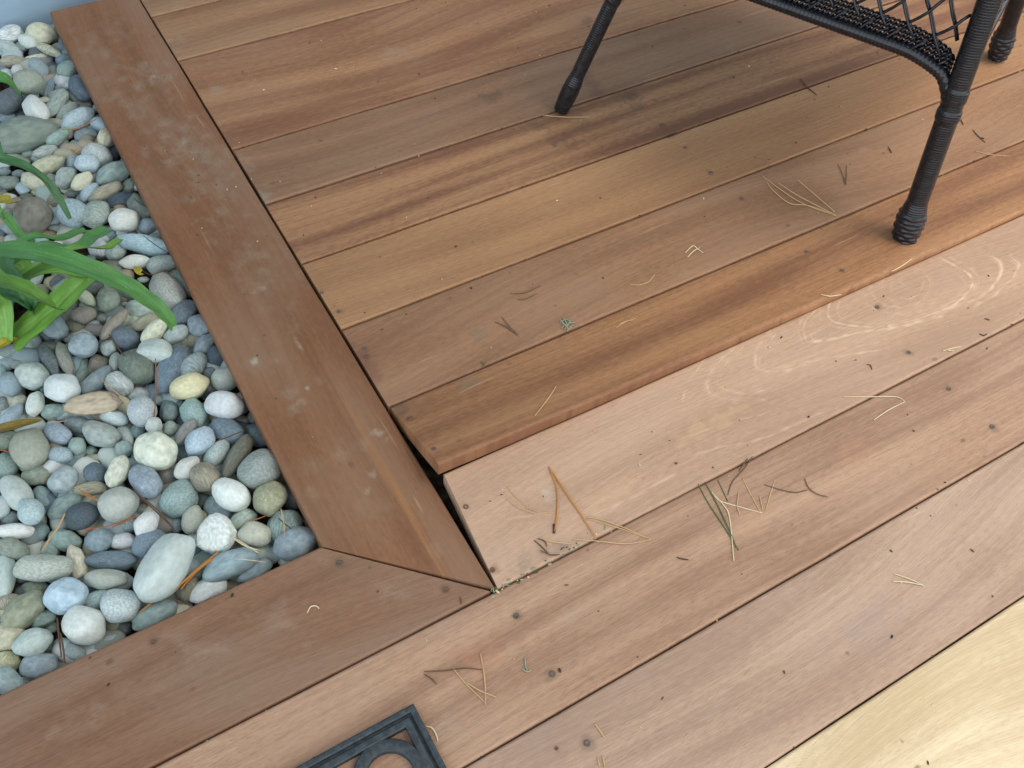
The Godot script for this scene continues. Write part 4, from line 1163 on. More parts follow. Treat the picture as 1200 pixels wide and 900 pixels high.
	pebble(0.0917, -0.0556, -1.1425, 0.0065, 0.0042, 0.0039, 2.72, "cream", false, "tiny cream oval pebble below and right of the round white pebble beside the long leaf")
	pebble(0.0310, -0.0542, -1.2614, 0.0084, 0.0061, 0.0062, 2.83, "grey", false, "tiny mid-grey oval pebble above and left of the round white pebble beside the long leaf")
	pebble(0.1159, -0.0536, -1.1150, 0.0113, 0.0070, 0.0071, 2.73, "paleg", false, "tiny light grey oblong pebble above the tip of the long leaf")
	pebble(-0.0306, -0.0321, -1.2159, 0.0299, 0.0245, 0.0249, -2.08, "brown", false, "large round brown-grey pebble above the long leaf")
	pebble(0.0098, -0.0500, -1.2472, 0.0162, 0.0127, 0.0129, 2.90, "tan", false, "small tan oval pebble left of the round white pebble beside the long leaf")
	pebble(0.0229, -0.0346, -1.1981, 0.0231, 0.0210, 0.0208, -1.51, "lightblue", false, "large light blue-grey round pebble right of the large round brown-grey pebble above the long leaf")
	pebble(-0.0038, -0.0537, -1.1944, 0.0206, 0.0072, 0.0070, 2.49, "grey", false, "small mid-grey slender pebble left of the round white pebble beside the long leaf")
	pebble(-0.0028, -0.0524, -1.2152, 0.0111, 0.0095, 0.0091, -2.06, "grey", false, "tiny mid-grey round pebble just right of the large round brown-grey pebble above the long leaf")
	pebble(-0.0257, -0.0541, -1.1926, 0.0163, 0.0064, 0.0063, 2.70, "orange", false, "tiny orange-tan slender pebble left of the round white pebble beside the long leaf")
	pebble(-0.0649, -0.0520, -1.2562, 0.0111, 0.0102, 0.0097, -3.03, "olive", false, "small drab grey oval pebble below the longest dark grey-green stone in the bed")
	pebble(-0.0680, -0.0532, -1.2244, 0.0170, 0.0077, 0.0077, 2.45, "paleg", false, "small light grey oblong pebble below the longest dark grey-green stone in the bed")
	pebble(0.0356, -0.0500, -1.1301, 0.0185, 0.0129, 0.0128, -1.51, "white", false, "small white oval pebble below and left of the round white pebble beside the long leaf")
	pebble(0.0554, -0.0505, -1.1079, 0.0134, 0.0128, 0.0121, -3.04, "paleg", false, "small light grey round pebble just below the round white pebble beside the long leaf")
	pebble(0.0031, -0.0537, -1.2774, 0.0083, 0.0074, 0.0069, 3.04, "blue", false, "tiny blue oval pebble below and right of the longest dark grey-green stone in the bed")
	pebble(-0.0292, -0.0543, -1.2841, 0.0100, 0.0064, 0.0059, 2.75, "olive", false, "tiny drab grey oblong pebble just above the large round brown-grey pebble above the long leaf")
	pebble(0.0344, -0.0550, -1.2622, 0.0075, 0.0048, 0.0048, 2.77, "grey", false, "tiny mid-grey oval pebble below and right of the longest dark grey-green stone in the bed")
	pebble(-0.0546, -0.0544, -1.1430, 0.0127, 0.0059, 0.0058, 2.70, "paleg", false, "tiny light grey slender pebble below the large round brown-grey pebble above the long leaf")
	pebble(-0.0342, -0.0530, -1.1275, 0.0093, 0.0082, 0.0080, 2.91, "paleg", false, "tiny light grey oval pebble below the large round brown-grey pebble above the long leaf")
	pebble(-0.0577, -0.0542, -1.1305, 0.0158, 0.0062, 0.0061, 2.69, "grey", false, "tiny mid-grey slender pebble below the large round brown-grey pebble above the long leaf")
	pebble(0.0738, -0.0412, -1.0684, 0.0218, 0.0100, 0.0101, 2.83, "white", false, "small white slender pebble below the round white pebble beside the long leaf")
	pebble(0.1057, -0.0397, -1.0457, 0.0220, 0.0137, 0.0126, 3.11, "paleg", false, "mid-sized light grey oblong pebble above the tip of the long leaf")
	pebble(0.0961, -0.0362, -0.9894, 0.0338, 0.0183, 0.0182, -1.31, "palesand", false, "large flat sand grey stone beside the tip of the long leaf")
	pebble(0.1213, -0.0518, -1.0083, 0.0264, 0.0099, 0.0099, -1.48, "teal", false, "small green-grey oblong pebble above the tip of the long leaf")
	pebble(0.1020, -0.0383, -0.9413, 0.0213, 0.0147, 0.0148, -2.82, "blue", false, "mid-sized blue oval pebble above and right of the tip of the long leaf")
	pebble(0.1127, -0.0390, -0.9101, 0.0186, 0.0139, 0.0137, -1.33, "bluegrey", false, "mid-sized blue-grey oval pebble just right of the tip of the long leaf")
	pebble(0.0439, -0.0524, -1.0284, 0.0184, 0.0091, 0.0090, -0.81, "grey", false, "small mid-grey oblong pebble below the long flat pale blue pebble by the side border board")
	pebble(0.0533, -0.0496, -0.9816, 0.0229, 0.0137, 0.0135, -0.92, "paleg", false, "mid-sized light grey oval pebble just left of the tip of the long leaf")
	pebble(0.0517, -0.0415, -0.9527, 0.0196, 0.0104, 0.0097, -2.97, "tan", false, "small tan oblong pebble just left of the tip of the long leaf")
	pebble(0.0561, -0.0302, -0.9218, 0.0242, 0.0113, 0.0109, -2.55, "creamw", false, "mid-sized off-white oblong pebble below and left of the tip of the long leaf")
	pebble(0.0810, -0.0400, -0.9113, 0.0177, 0.0121, 0.0121, -2.84, "paleg", false, "mid-sized light grey oval pebble just below the tip of the long leaf")
	pebble(0.0739, -0.0552, -1.0430, 0.0075, 0.0046, 0.0046, 2.71, "paleg", false, "tiny light grey oblong pebble above and left of the tip of the long leaf")
	pebble(0.0373, -0.0556, -1.0097, 0.0064, 0.0038, 0.0038, 2.70, "paleg", false, "tiny light grey oblong pebble above the small round pale grey pebble ringed by larger ones")
	pebble(0.0045, -0.0399, -1.0514, 0.0176, 0.0121, 0.0123, -0.80, "slate", false, "small slate grey oval pebble above the small round pale grey pebble ringed by larger ones")
	pebble(0.0187, -0.0381, -1.0115, 0.0178, 0.0153, 0.0152, -1.98, "olive", false, "mid-sized drab grey round pebble above the small round pale grey pebble ringed by larger ones")
	pebble(-0.0068, -0.0422, -1.0332, 0.0189, 0.0087, 0.0086, -1.26, "creamw", false, "small off-white oblong pebble above the small round pale grey pebble ringed by larger ones")
	pebble(-0.0320, -0.0530, -1.0412, 0.0165, 0.0082, 0.0080, 3.08, "streak", false, "small streaked grey oblong pebble below the large round brown-grey pebble above the long leaf")
	pebble(-0.0358, -0.0543, -1.0634, 0.0068, 0.0062, 0.0059, 2.85, "olive", false, "tiny drab grey oval pebble just above the blue-grey oval pebble below the fallen leaf blade")
	pebble(-0.0191, -0.0400, -1.0012, 0.0162, 0.0126, 0.0120, 3.02, "brown", false, "mid-sized brownish oval pebble just right of the blue-grey oval pebble below the fallen leaf blade")
	pebble(-0.0040, -0.0544, -1.0166, 0.0071, 0.0057, 0.0058, 2.76, "paleg", false, "tiny light grey oval pebble above the small round pale grey pebble ringed by larger ones")
	pebble(0.0041, -0.0535, -0.9975, 0.0107, 0.0072, 0.0073, 2.70, "grey", false, "tiny mid-grey oval pebble just above the small round pale grey pebble ringed by larger ones")
	pebble(0.0125, -0.0315, -0.9588, 0.0269, 0.0088, 0.0088, -2.54, "brown", false, "mid-sized brownish slender pebble just above the small round pale grey pebble ringed by larger ones")
	pebble(-0.0589, -0.0386, -0.9985, 0.0245, 0.0143, 0.0144, -1.28, "bluegrey", false, "blue-grey oval pebble below the fallen leaf blade")
	pebble(-0.0333, -0.0522, -0.9959, 0.0150, 0.0098, 0.0093, -0.84, "tan", false, "small tan oval pebble just right of the blue-grey oval pebble below the fallen leaf blade")
	pebble(-0.0128, -0.0528, -0.9871, 0.0096, 0.0083, 0.0084, -2.44, "lightblue", false, "tiny light blue-grey round pebble right of the blue-grey oval pebble below the fallen leaf blade")
	pebble(-0.0403, -0.0540, -1.0230, 0.0082, 0.0068, 0.0064, 2.71, "grey", false, "tiny mid-grey oval pebble above the large smooth pale grey-white pebble left of the rusty stone")
	pebble(-0.0927, -0.0507, -0.9957, 0.0165, 0.0121, 0.0117, -1.64, "grey", false, "small mid-grey round pebble left of the small round pale grey pebble ringed by larger ones")
	pebble(-0.0725, -0.0522, -1.0034, 0.0172, 0.0094, 0.0094, -1.11, "slate", false, "small slate grey oval pebble above and left of the angular rusty tan stone")
	pebble(-0.0326, -0.0264, -0.9364, 0.0183, 0.0167, 0.0170, 2.83, "bluegrey", false, "mid-sized blue-grey oval pebble left of the large grey ribbed pebble under a brown needle")
	pebble(-0.0461, -0.0537, -0.9789, 0.0089, 0.0073, 0.0069, 2.67, "grey", false, "tiny mid-grey oval pebble above the angular rusty tan stone")
	pebble(-0.0607, -0.0418, -0.9396, 0.0300, 0.0092, 0.0092, -1.60, "creamw", false, "mid-sized off-white slender pebble just below the blue-grey oval pebble below the fallen leaf blade")
	pebble(-0.0794, -0.0418, -0.9471, 0.0291, 0.0092, 0.0092, -1.50, "slate", false, "mid-sized slate grey slender pebble just below the blue-grey oval pebble below the fallen leaf blade")
	pebble(0.0194, -0.0384, -0.9369, 0.0200, 0.0147, 0.0147, -0.95, "blue", false, "mid-sized blue oval pebble just above the large grey ribbed pebble under a brown needle")
	pebble(-0.0059, -0.0415, -0.9318, 0.0104, 0.0099, 0.0096, -1.93, "paleg", false, "small round pale grey pebble ringed by larger ones")
	pebble(-0.1173, -0.0518, -0.9906, 0.0181, 0.0101, 0.0100, 2.94, "grey", false, "small mid-grey oblong pebble left of the small round pale grey pebble ringed by larger ones")
	pebble(0.1088, -0.0410, -0.8778, 0.0184, 0.0104, 0.0105, -2.49, "bluegrey", false, "small blue-grey oval pebble below and right of the tip of the long leaf")
	pebble(-0.0468, -0.0527, -0.9182, 0.0207, 0.0086, 0.0086, -1.97, "teal", false, "small green-grey oblong pebble just above the angular rusty tan stone")
	pebble(-0.0246, -0.0512, -0.9183, 0.0145, 0.0113, 0.0110, -1.24, "brown", false, "small brownish oval pebble left of the large grey ribbed pebble under a brown needle")
	pebble(-0.0044, -0.0428, -0.9049, 0.0142, 0.0079, 0.0076, -2.04, "paleg", false, "small light grey oval pebble above and right of the angular rusty tan stone")
	pebble(-0.0362, -0.0408, -0.8837, 0.0248, 0.0110, 0.0108, -2.69, "bluegrey", false, "mid-sized blue-grey slender pebble just above the angular rusty tan stone")
	pebble(-0.0106, -0.0388, -0.8635, 0.0188, 0.0145, 0.0141, -1.22, "white", false, "mid-sized white oval pebble above and right of the angular rusty tan stone")
	pebble(0.0184, -0.0352, -0.8770, 0.0268, 0.0202, 0.0198, -1.43, "olive", false, "large grey ribbed pebble under a brown needle")
	pebble(0.0463, -0.0272, -0.8846, 0.0234, 0.0162, 0.0157, 2.54, "paleg", false, "large light grey oval pebble below and left of the tip of the long leaf")
	pebble(0.0570, -0.0374, -0.8546, 0.0360, 0.0168, 0.0162, -2.28, "blue", false, "big oblong blue pebble half way down the bed")
	pebble(0.0799, -0.0387, -0.8482, 0.0234, 0.0141, 0.0141, -2.57, "twotone", false, "mid-sized half cream half blue-grey oval pebble below the tip of the long leaf")
	pebble(0.0663, -0.0272, -0.8088, 0.0234, 0.0164, 0.0158, 3.11, "yellow", false, "cream-yellow egg-shaped pebble on the blue one")
	pebble(0.0910, -0.0531, -0.9023, 0.0157, 0.0080, 0.0079, -2.89, "tan", false, "small tan oblong pebble below and right of the tip of the long leaf")
	pebble(0.1173, -0.0488, -0.8571, 0.0158, 0.0157, 0.0149, -1.74, "navy", false, "mid-sized almost black round pebble above the bright white round pebble by the side border board")
	pebble(0.0997, -0.0523, -0.8409, 0.0138, 0.0094, 0.0092, -1.13, "bluegrey", false, "small blue-grey oval pebble above and right of the cream-yellow egg-shaped pebble on the blue one")
	pebble(0.1115, -0.0385, -0.8082, 0.0174, 0.0154, 0.0145, 2.62, "palesand", false, "mid-sized sand grey oval pebble just right of the cream-yellow egg-shaped pebble on the blue one")
	pebble(0.0897, -0.0499, -0.8163, 0.0139, 0.0133, 0.0131, -1.88, "slate", false, "small slate grey round pebble just right of the cream-yellow egg-shaped pebble on the blue one")
	pebble(0.0958, -0.0257, -0.7596, 0.0226, 0.0193, 0.0182, 2.60, "white", false, "bright white round pebble by the side border board")
	pebble(0.0324, -0.0512, -0.8017, 0.0164, 0.0112, 0.0110, -1.88, "bluegrey", false, "small blue-grey oval pebble below and left of the cream-yellow egg-shaped pebble on the blue one")
	pebble(0.0580, -0.0378, -0.7759, 0.0217, 0.0154, 0.0156, -1.55, "teal", false, "mid-sized green-grey oval pebble just below the cream-yellow egg-shaped pebble on the blue one")
	pebble(0.1222, -0.0539, -0.7446, 0.0082, 0.0066, 0.0067, -1.92, "olive", false, "tiny drab grey round pebble above the cream-yellow round pebble near the deck corner")
	pebble(0.1255, -0.0534, -0.7712, 0.0138, 0.0075, 0.0075, -1.93, "slate", false, "small slate grey oval pebble right of the cream-yellow egg-shaped pebble on the blue one")
	pebble(0.0279, -0.0535, -0.8263, 0.0076, 0.0073, 0.0073, -1.81, "teal", false, "tiny green-grey round pebble below and left of the cream-yellow egg-shaped pebble on the blue one")
	pebble(0.0462, -0.0535, -0.8106, 0.0076, 0.0073, 0.0073, -1.74, "teal", false, "tiny green-grey round pebble just below the big oblong blue pebble half way down the bed")
	pebble(-0.1049, -0.0371, -0.9266, 0.0213, 0.0169, 0.0168, -1.05, "paleg", false, "mid-sized light grey oval pebble below the blue-grey oval pebble below the fallen leaf blade")
	pebble(-0.0757, -0.0257, -0.8793, 0.0209, 0.0192, 0.0183, 2.53, "palew", false, "large smooth pale grey-white pebble left of the rusty stone")
	pebble(-0.1331, -0.0394, -0.9276, 0.0160, 0.0132, 0.0131, -1.74, "blue", false, "mid-sized blue round pebble above the large round grey-brown pebble at the left")
	pebble(-0.0939, -0.0528, -0.9215, 0.0120, 0.0082, 0.0083, -2.16, "teal", false, "small green-grey oval pebble above and left of the angular rusty tan stone")
	pebble(-0.0939, -0.0528, -0.9642, 0.0100, 0.0087, 0.0083, 2.66, "bluegrey", false, "small blue-grey oval pebble left of the small round pale grey pebble ringed by larger ones")
	pebble(-0.1161, -0.0537, -0.9678, 0.0113, 0.0070, 0.0069, 2.94, "grey", false, "tiny mid-grey oblong pebble above the large round grey-brown pebble at the left")
	pebble(-0.1367, -0.0536, -0.9698, 0.0143, 0.0070, 0.0070, -1.98, "teal", false, "small green-grey oval pebble above the large round grey-brown pebble at the left")
	pebble(-0.1130, -0.0414, -0.8832, 0.0180, 0.0100, 0.0098, -1.98, "white", false, "small white oval pebble above the large round grey-brown pebble at the left")
	pebble(-0.1320, -0.0529, -0.9042, 0.0109, 0.0084, 0.0083, -2.41, "creamw", false, "small off-white oval pebble above the large round grey-brown pebble at the left")
	pebble(-0.1444, -0.0420, -0.8781, 0.0178, 0.0092, 0.0089, -2.60, "lightblue", false, "small light blue-grey oblong pebble left of the angular rusty tan stone")
	pebble(-0.0961, -0.0513, -0.8670, 0.0159, 0.0113, 0.0108, 2.62, "teal", false, "mid-sized green-grey oval pebble left of the angular rusty tan stone")
	pebble(-0.0474, -0.0283, -0.8376, 0.0339, 0.0138, 0.0140, 2.85, "rusty", true, "angular rusty tan stone")
	pebble(-0.0326, -0.0412, -0.8170, 0.0185, 0.0100, 0.0101, -0.81, "palew", false, "mid-sized pale grey oblong pebble below and right of the angular rusty tan stone")
	pebble(-0.0747, -0.0514, -0.8330, 0.0176, 0.0110, 0.0106, -0.85, "bluegrey", false, "mid-sized blue-grey oval pebble below and left of the angular rusty tan stone")
	pebble(-0.0536, -0.0382, -0.7964, 0.0244, 0.0155, 0.0150, -0.94, "grey", false, "large mid-grey oval pebble just below the angular rusty tan stone")
	pebble(-0.0998, -0.0398, -0.8238, 0.0200, 0.0123, 0.0125, -1.11, "lightblue", false, "mid-sized light blue-grey oval pebble below and left of the angular rusty tan stone")
	pebble(-0.1252, -0.0543, -0.8736, 0.0177, 0.0061, 0.0060, 2.44, "tan", false, "small tan slender pebble just above the large round grey-brown pebble at the left")
	pebble(-0.1562, -0.0510, -0.8502, 0.0130, 0.0114, 0.0113, -3.13, "olive", false, "small drab grey oval pebble just left of the large round grey-brown pebble at the left")
	pebble(-0.1511, -0.0529, -0.9102, 0.0114, 0.0080, 0.0082, -1.79, "grey", false, "small mid-grey round pebble above and left of the large round grey-brown pebble at the left")
	pebble(-0.0186, -0.0529, -0.8348, 0.0092, 0.0083, 0.0082, 2.59, "grey", false, "tiny mid-grey oval pebble just right of the angular rusty tan stone")
	pebble(-0.0842, -0.0411, -0.7955, 0.0111, 0.0103, 0.0104, -1.62, "teal", false, "small green-grey round pebble above and left of the deep blue pebble under a tan chip")
	pebble(0.0060, -0.0516, -0.8456, 0.0136, 0.0105, 0.0103, 2.64, "paleg", false, "small light grey oval pebble just below the large grey ribbed pebble under a brown needle")
	pebble(0.0011, -0.0264, -0.7988, 0.0188, 0.0169, 0.0171, -1.83, "speckle", false, "mid-sized speckled round pebble above the largest round cream pebble in the middle of the bed")
	pebble(0.0391, -0.0318, -0.7477, 0.0209, 0.0084, 0.0084, -2.53, "mauve", false, "small mauve grey slender pebble below the cream-yellow egg-shaped pebble on the blue one")
	pebble(0.0074, -0.0310, -0.7745, 0.0107, 0.0097, 0.0097, -1.79, "white", false, "small white round pebble below and left of the cream-yellow egg-shaped pebble on the blue one")
	pebble(0.0249, -0.0422, -0.7688, 0.0088, 0.0085, 0.0085, -1.69, "paleg", false, "tiny light grey round pebble above and right of the smooth sky blue oval pebble")
	pebble(-0.0131, -0.0529, -0.7909, 0.0102, 0.0082, 0.0082, -1.93, "teal", false, "tiny green-grey round pebble above the smooth sky blue oval pebble")
	pebble(-0.0284, -0.0529, -0.7930, 0.0182, 0.0081, 0.0082, -1.61, "palew", false, "small pale grey oblong pebble below and right of the angular rusty tan stone")
	pebble(-0.0354, -0.0415, -0.7652, 0.0113, 0.0100, 0.0097, -1.72, "teal", false, "small green-grey round pebble above and right of the deep blue pebble under a tan chip")
	pebble(-0.0015, -0.0225, -0.7300, 0.0257, 0.0231, 0.0234, -1.19, "creamw", false, "largest round cream pebble in the middle of the bed")
	pebble(0.0504, -0.0279, -0.7235, 0.0198, 0.0149, 0.0146, -2.67, "lightblue", false, "mid-sized light blue-grey oval pebble below the cream-yellow egg-shaped pebble on the blue one")
	pebble(0.0620, -0.0402, -0.7052, 0.0200, 0.0120, 0.0119, -2.44, "speckle", false, "mid-sized speckled oval pebble below the bright white round pebble by the side border board")
	pebble(0.0238, -0.0294, -0.6937, 0.0164, 0.0125, 0.0122, -2.79, "white", false, "mid-sized white oval pebble just above the large grey-green oval pebble below the brown one")
	pebble(0.0259, -0.0520, -0.7327, 0.0121, 0.0098, 0.0096, -1.93, "bluegrey", false, "small blue-grey round pebble above the large grey-green oval pebble below the brown one")
	pebble(-0.0265, -0.0272, -0.6971, 0.0239, 0.0157, 0.0158, -1.38, "lightblue", false, "smooth sky blue oval pebble")
	pebble(-0.0513, -0.0297, -0.7282, 0.0201, 0.0119, 0.0118, -2.28, "creamw", false, "mid-sized off-white oval pebble just right of the deep blue pebble under a tan chip")
	pebble(-0.0766, -0.0396, -0.7447, 0.0138, 0.0129, 0.0128, -1.44, "blue", false, "deep blue pebble under a tan chip")
	pebble(-0.0716, -0.0539, -0.7761, 0.0131, 0.0065, 0.0066, 2.64, "tan", false, "small tan oblong pebble just above the deep blue pebble under a tan chip")
	pebble(-0.0020, -0.0506, -0.7070, 0.0130, 0.0121, 0.0119, -0.79, "mauve", false, "small mauve grey round pebble just right of the smooth sky blue oval pebble")
	pebble(-0.0258, -0.0536, -0.7555, 0.0092, 0.0069, 0.0070, -1.83, "grey", false, "tiny mid-grey round pebble just above the smooth sky blue oval pebble")
	pebble(-0.0521, -0.0532, -0.7672, 0.0112, 0.0079, 0.0077, -1.82, "grey", false, "small mid-grey oval pebble above and right of the deep blue pebble under a tan chip")
	pebble(0.0850, -0.0389, -0.7308, 0.0229, 0.0145, 0.0139, -0.83, "blue", false, "mid-sized blue oval pebble just below the bright white round pebble by the side border board")
	pebble(0.1188, -0.0506, -0.7128, 0.0196, 0.0124, 0.0120, -1.18, "blue", false, "mid-sized blue oval pebble above the cream-yellow round pebble near the deck corner")
	pebble(0.0838, -0.0303, -0.6839, 0.0318, 0.0111, 0.0109, -2.43, "oliveb", false, "long olive brown pebble leaning by the side border board")
	pebble(0.0998, -0.0238, -0.6485, 0.0251, 0.0227, 0.0213, -3.02, "grey", false, "big grey pebble with gold flecks by the side border board")
	pebble(0.0571, -0.0263, -0.6323, 0.0237, 0.0172, 0.0172, -1.18, "white", false, "large white oval pebble left of the cream-yellow round pebble near the deck corner")
	pebble(0.0954, -0.0260, -0.6054, 0.0215, 0.0184, 0.0178, -2.29, "yellow", false, "cream-yellow round pebble near the deck corner")
	pebble(0.0376, -0.0265, -0.6706, 0.0178, 0.0170, 0.0169, -1.44, "brownw", false, "mid-sized brown round pebble right of the smooth sky blue oval pebble")
	pebble(0.1075, -0.0527, -0.7443, 0.0103, 0.0090, 0.0085, 2.58, "brown", false, "small brownish oval pebble below and right of the cream-yellow egg-shaped pebble on the blue one")
	pebble(0.1212, -0.0521, -0.6434, 0.0115, 0.0101, 0.0095, 2.53, "brown", false, "small brownish oval pebble above and right of the cream-yellow round pebble near the deck corner")
	pebble(0.1202, -0.0497, -0.6110, 0.0198, 0.0136, 0.0134, -1.39, "slate", false, "mid-sized slate grey oval pebble just right of the cream-yellow round pebble near the deck corner")
	pebble(0.0702, -0.0544, -0.6665, 0.0072, 0.0060, 0.0057, 2.56, "paleg", false, "tiny light grey oval pebble above the rough white rock with a broken face")
	pebble(0.0838, -0.0536, -0.6439, 0.0086, 0.0074, 0.0070, 2.53, "slate", false, "tiny slate grey oval pebble right of the large grey-green oval pebble below the brown one")
	pebble(0.0246, -0.0528, -0.6568, 0.0097, 0.0086, 0.0084, 2.47, "slate", false, "small slate grey round pebble just above the rough white rock with a broken face")
	pebble(-0.1345, -0.0347, -0.8137, 0.0273, 0.0208, 0.0206, -1.76, "browng", false, "large round grey-brown pebble at the left")
	pebble(-0.1672, -0.0497, -0.8136, 0.0166, 0.0134, 0.0133, -1.53, "teal", false, "mid-sized green-grey round pebble below and left of the large round grey-brown pebble at the left")
	pebble(-0.1399, -0.0507, -0.7831, 0.0171, 0.0121, 0.0118, 3.00, "olive", false, "mid-sized drab grey oval pebble just below the large round grey-brown pebble at the left")
	pebble(-0.1060, -0.0414, -0.7921, 0.0152, 0.0101, 0.0098, 2.49, "lightblue", false, "small light blue-grey oval pebble just right of the large round grey-brown pebble at the left")
	pebble(-0.0867, -0.0523, -0.7934, 0.0117, 0.0093, 0.0091, -2.06, "teal", false, "small green-grey round pebble right of the large round grey-brown pebble at the left")
	pebble(-0.1116, -0.0382, -0.7524, 0.0173, 0.0153, 0.0150, -2.66, "bluew", false, "mid-sized pale blue oval pebble just left of the deep blue pebble under a tan chip")
	pebble(-0.1641, -0.0384, -0.7608, 0.0266, 0.0148, 0.0146, -1.35, "palew", false, "large pale grey oval pebble below the large round grey-brown pebble at the left")
	pebble(-0.1544, -0.0287, -0.7208, 0.0173, 0.0135, 0.0133, -1.44, "lightblue", false, "mid-sized light blue-grey round pebble left of the dark navy pebble crossed by needles")
	pebble(-0.1849, -0.0418, -0.7521, 0.0155, 0.0091, 0.0093, -1.88, "palew", false, "small pale grey oval pebble left of the dark navy pebble crossed by needles")
	pebble(-0.1407, -0.0522, -0.7501, 0.0175, 0.0095, 0.0093, -1.35, "teal", false, "small green-grey oval pebble above and left of the dark navy pebble crossed by needles")
	pebble(-0.1215, -0.0504, -0.7245, 0.0212, 0.0127, 0.0123, -2.92, "teal", false, "mid-sized green-grey oblong pebble above and left of the dark navy pebble crossed by needles")
	pebble(-0.1065, -0.0384, -0.6933, 0.0184, 0.0153, 0.0146, 3.10, "navy", false, "dark navy pebble crossed by needles")
	pebble(-0.0881, -0.0421, -0.7289, 0.0203, 0.0085, 0.0087, 2.75, "tan", false, "mid-sized tan slender pebble just below the deep blue pebble under a tan chip")
	pebble(-0.0642, -0.0246, -0.6811, 0.0217, 0.0199, 0.0200, 2.94, "palesand", false, "broad pale sand pebble with needles at its edge")
	pebble(-0.0949, -0.0544, -0.7860, 0.0075, 0.0060, 0.0058, 2.55, "grey", false, "tiny mid-grey oval pebble above and left of the deep blue pebble under a tan chip")
	pebble(-0.0726, -0.0539, -0.7899, 0.0069, 0.0065, 0.0066, 2.39, "teal", false, "tiny green-grey round pebble just above the deep blue pebble under a tan chip")
	pebble(-0.1804, -0.0528, -0.7400, 0.0103, 0.0083, 0.0084, 2.50, "grey", false, "small mid-grey oval pebble left of the dark navy pebble crossed by needles")
	pebble(-0.1273, -0.0550, -0.7483, 0.0055, 0.0049, 0.0049, -0.84, "grey", false, "tiny mid-grey oval pebble above and left of the dark navy pebble crossed by needles")
	pebble(0.0007, -0.0353, -0.6611, 0.0232, 0.0199, 0.0196, -2.62, "teal", false, "large grey-green oval pebble below the brown one")
	pebble(0.0049, -0.0400, -0.6293, 0.0184, 0.0126, 0.0121, -2.07, "palesand", false, "mid-sized sand grey oval pebble above and right of the largest pale grey pebble of all")
	pebble(-0.0431, -0.0296, -0.6428, 0.0169, 0.0118, 0.0120, -2.60, "white", false, "mid-sized white oval pebble below the smooth sky blue oval pebble")
	pebble(-0.0248, -0.0523, -0.6820, 0.0119, 0.0092, 0.0091, -1.93, "white", false, "small white oval pebble below and right of the smooth sky blue oval pebble")
	pebble(-0.0968, -0.0388, -0.6535, 0.0165, 0.0144, 0.0141, 2.36, "bluegrey", false, "mid-sized blue-grey oval pebble above and left of the elongated blue pebble lying level")
	pebble(-0.0746, -0.0417, -0.6415, 0.0139, 0.0092, 0.0094, 2.71, "white", false, "small white oval pebble above and right of the elongated blue pebble lying level")
	pebble(-0.0649, -0.0528, -0.6650, 0.0117, 0.0084, 0.0085, 2.82, "lightblue", false, "small light blue-grey oval pebble above and right of the elongated blue pebble lying level")
	pebble(-0.0932, -0.0408, -0.6229, 0.0293, 0.0112, 0.0109, 2.63, "blue", false, "elongated blue pebble lying level")
	pebble(-0.0490, -0.0384, -0.6225, 0.0185, 0.0147, 0.0146, -2.96, "blue", false, "mid-sized blue oval pebble above and left of the largest pale grey pebble of all")
	pebble(-0.0426, -0.0096, -0.5688, 0.0420, 0.0232, 0.0273, -2.53, "palew", false, "largest pale grey pebble of all")
	pebble(-0.0123, -0.0532, -0.6405, 0.0103, 0.0078, 0.0077, -1.94, "bluegrey", false, "small blue-grey oval pebble just below the large grey-green oval pebble below the brown one")
	pebble(-0.0426, -0.0537, -0.6799, 0.0082, 0.0068, 0.0069, 2.52, "grey", false, "tiny mid-grey oval pebble just below the smooth sky blue oval pebble")
	pebble(0.0221, -0.0232, -0.5871, 0.0232, 0.0224, 0.0222, -1.90, "rock", true, "rough white rock with a broken face")
	pebble(0.0367, -0.0505, -0.6372, 0.0182, 0.0120, 0.0121, -1.08, "bluegrey", false, "mid-sized blue-grey oval pebble just above the rough white rock with a broken face")
	pebble(0.0582, -0.0413, -0.6024, 0.0165, 0.0105, 0.0100, -3.00, "paleg", false, "mid-sized light grey oval pebble right of the large grey-green oval pebble below the brown one")
	pebble(0.0620, -0.0282, -0.5702, 0.0186, 0.0146, 0.0142, 2.56, "palesand", false, "mid-sized sand grey oval pebble right of the rough white rock with a broken face")
	pebble(0.0981, -0.0361, -0.5674, 0.0198, 0.0194, 0.0184, 2.51, "teal", false, "large green-grey round pebble above and left of the blue-grey pebble tucked in the deck corner")
	pebble(0.0985, -0.0267, -0.5363, 0.0240, 0.0175, 0.0166, -3.08, "bluegrey", false, "blue-grey pebble tucked in the deck corner")
	pebble(0.0235, -0.0275, -0.5468, 0.0317, 0.0158, 0.0153, -3.13, "bluegrey", false, "large blue-grey oblong pebble below and right of the rough white rock with a broken face")
	pebble(0.0680, -0.0523, -0.5554, 0.0101, 0.0093, 0.0091, -0.81, "teal", false, "small green-grey round pebble just left of the blue-grey pebble tucked in the deck corner")
	pebble(0.0455, -0.0415, -0.5334, 0.0209, 0.0101, 0.0097, -3.08, "bluegrey", false, "mid-sized blue-grey oblong pebble below and left of the blue-grey pebble tucked in the deck corner")
	pebble(-0.0004, -0.0546, -0.5719, 0.0068, 0.0055, 0.0055, 2.51, "lightblue", false, "tiny light blue-grey oval pebble just below the rough white rock with a broken face")
	pebble(-0.1795, -0.0417, -0.7123, 0.0203, 0.0092, 0.0093, 2.69, "white", false, "mid-sized white slender pebble left of the dark navy pebble crossed by needles")
	pebble(-0.1879, -0.0404, -0.6911, 0.0208, 0.0116, 0.0115, -0.84, "olive", false, "mid-sized drab grey oblong pebble below and left of the dark navy pebble crossed by needles")
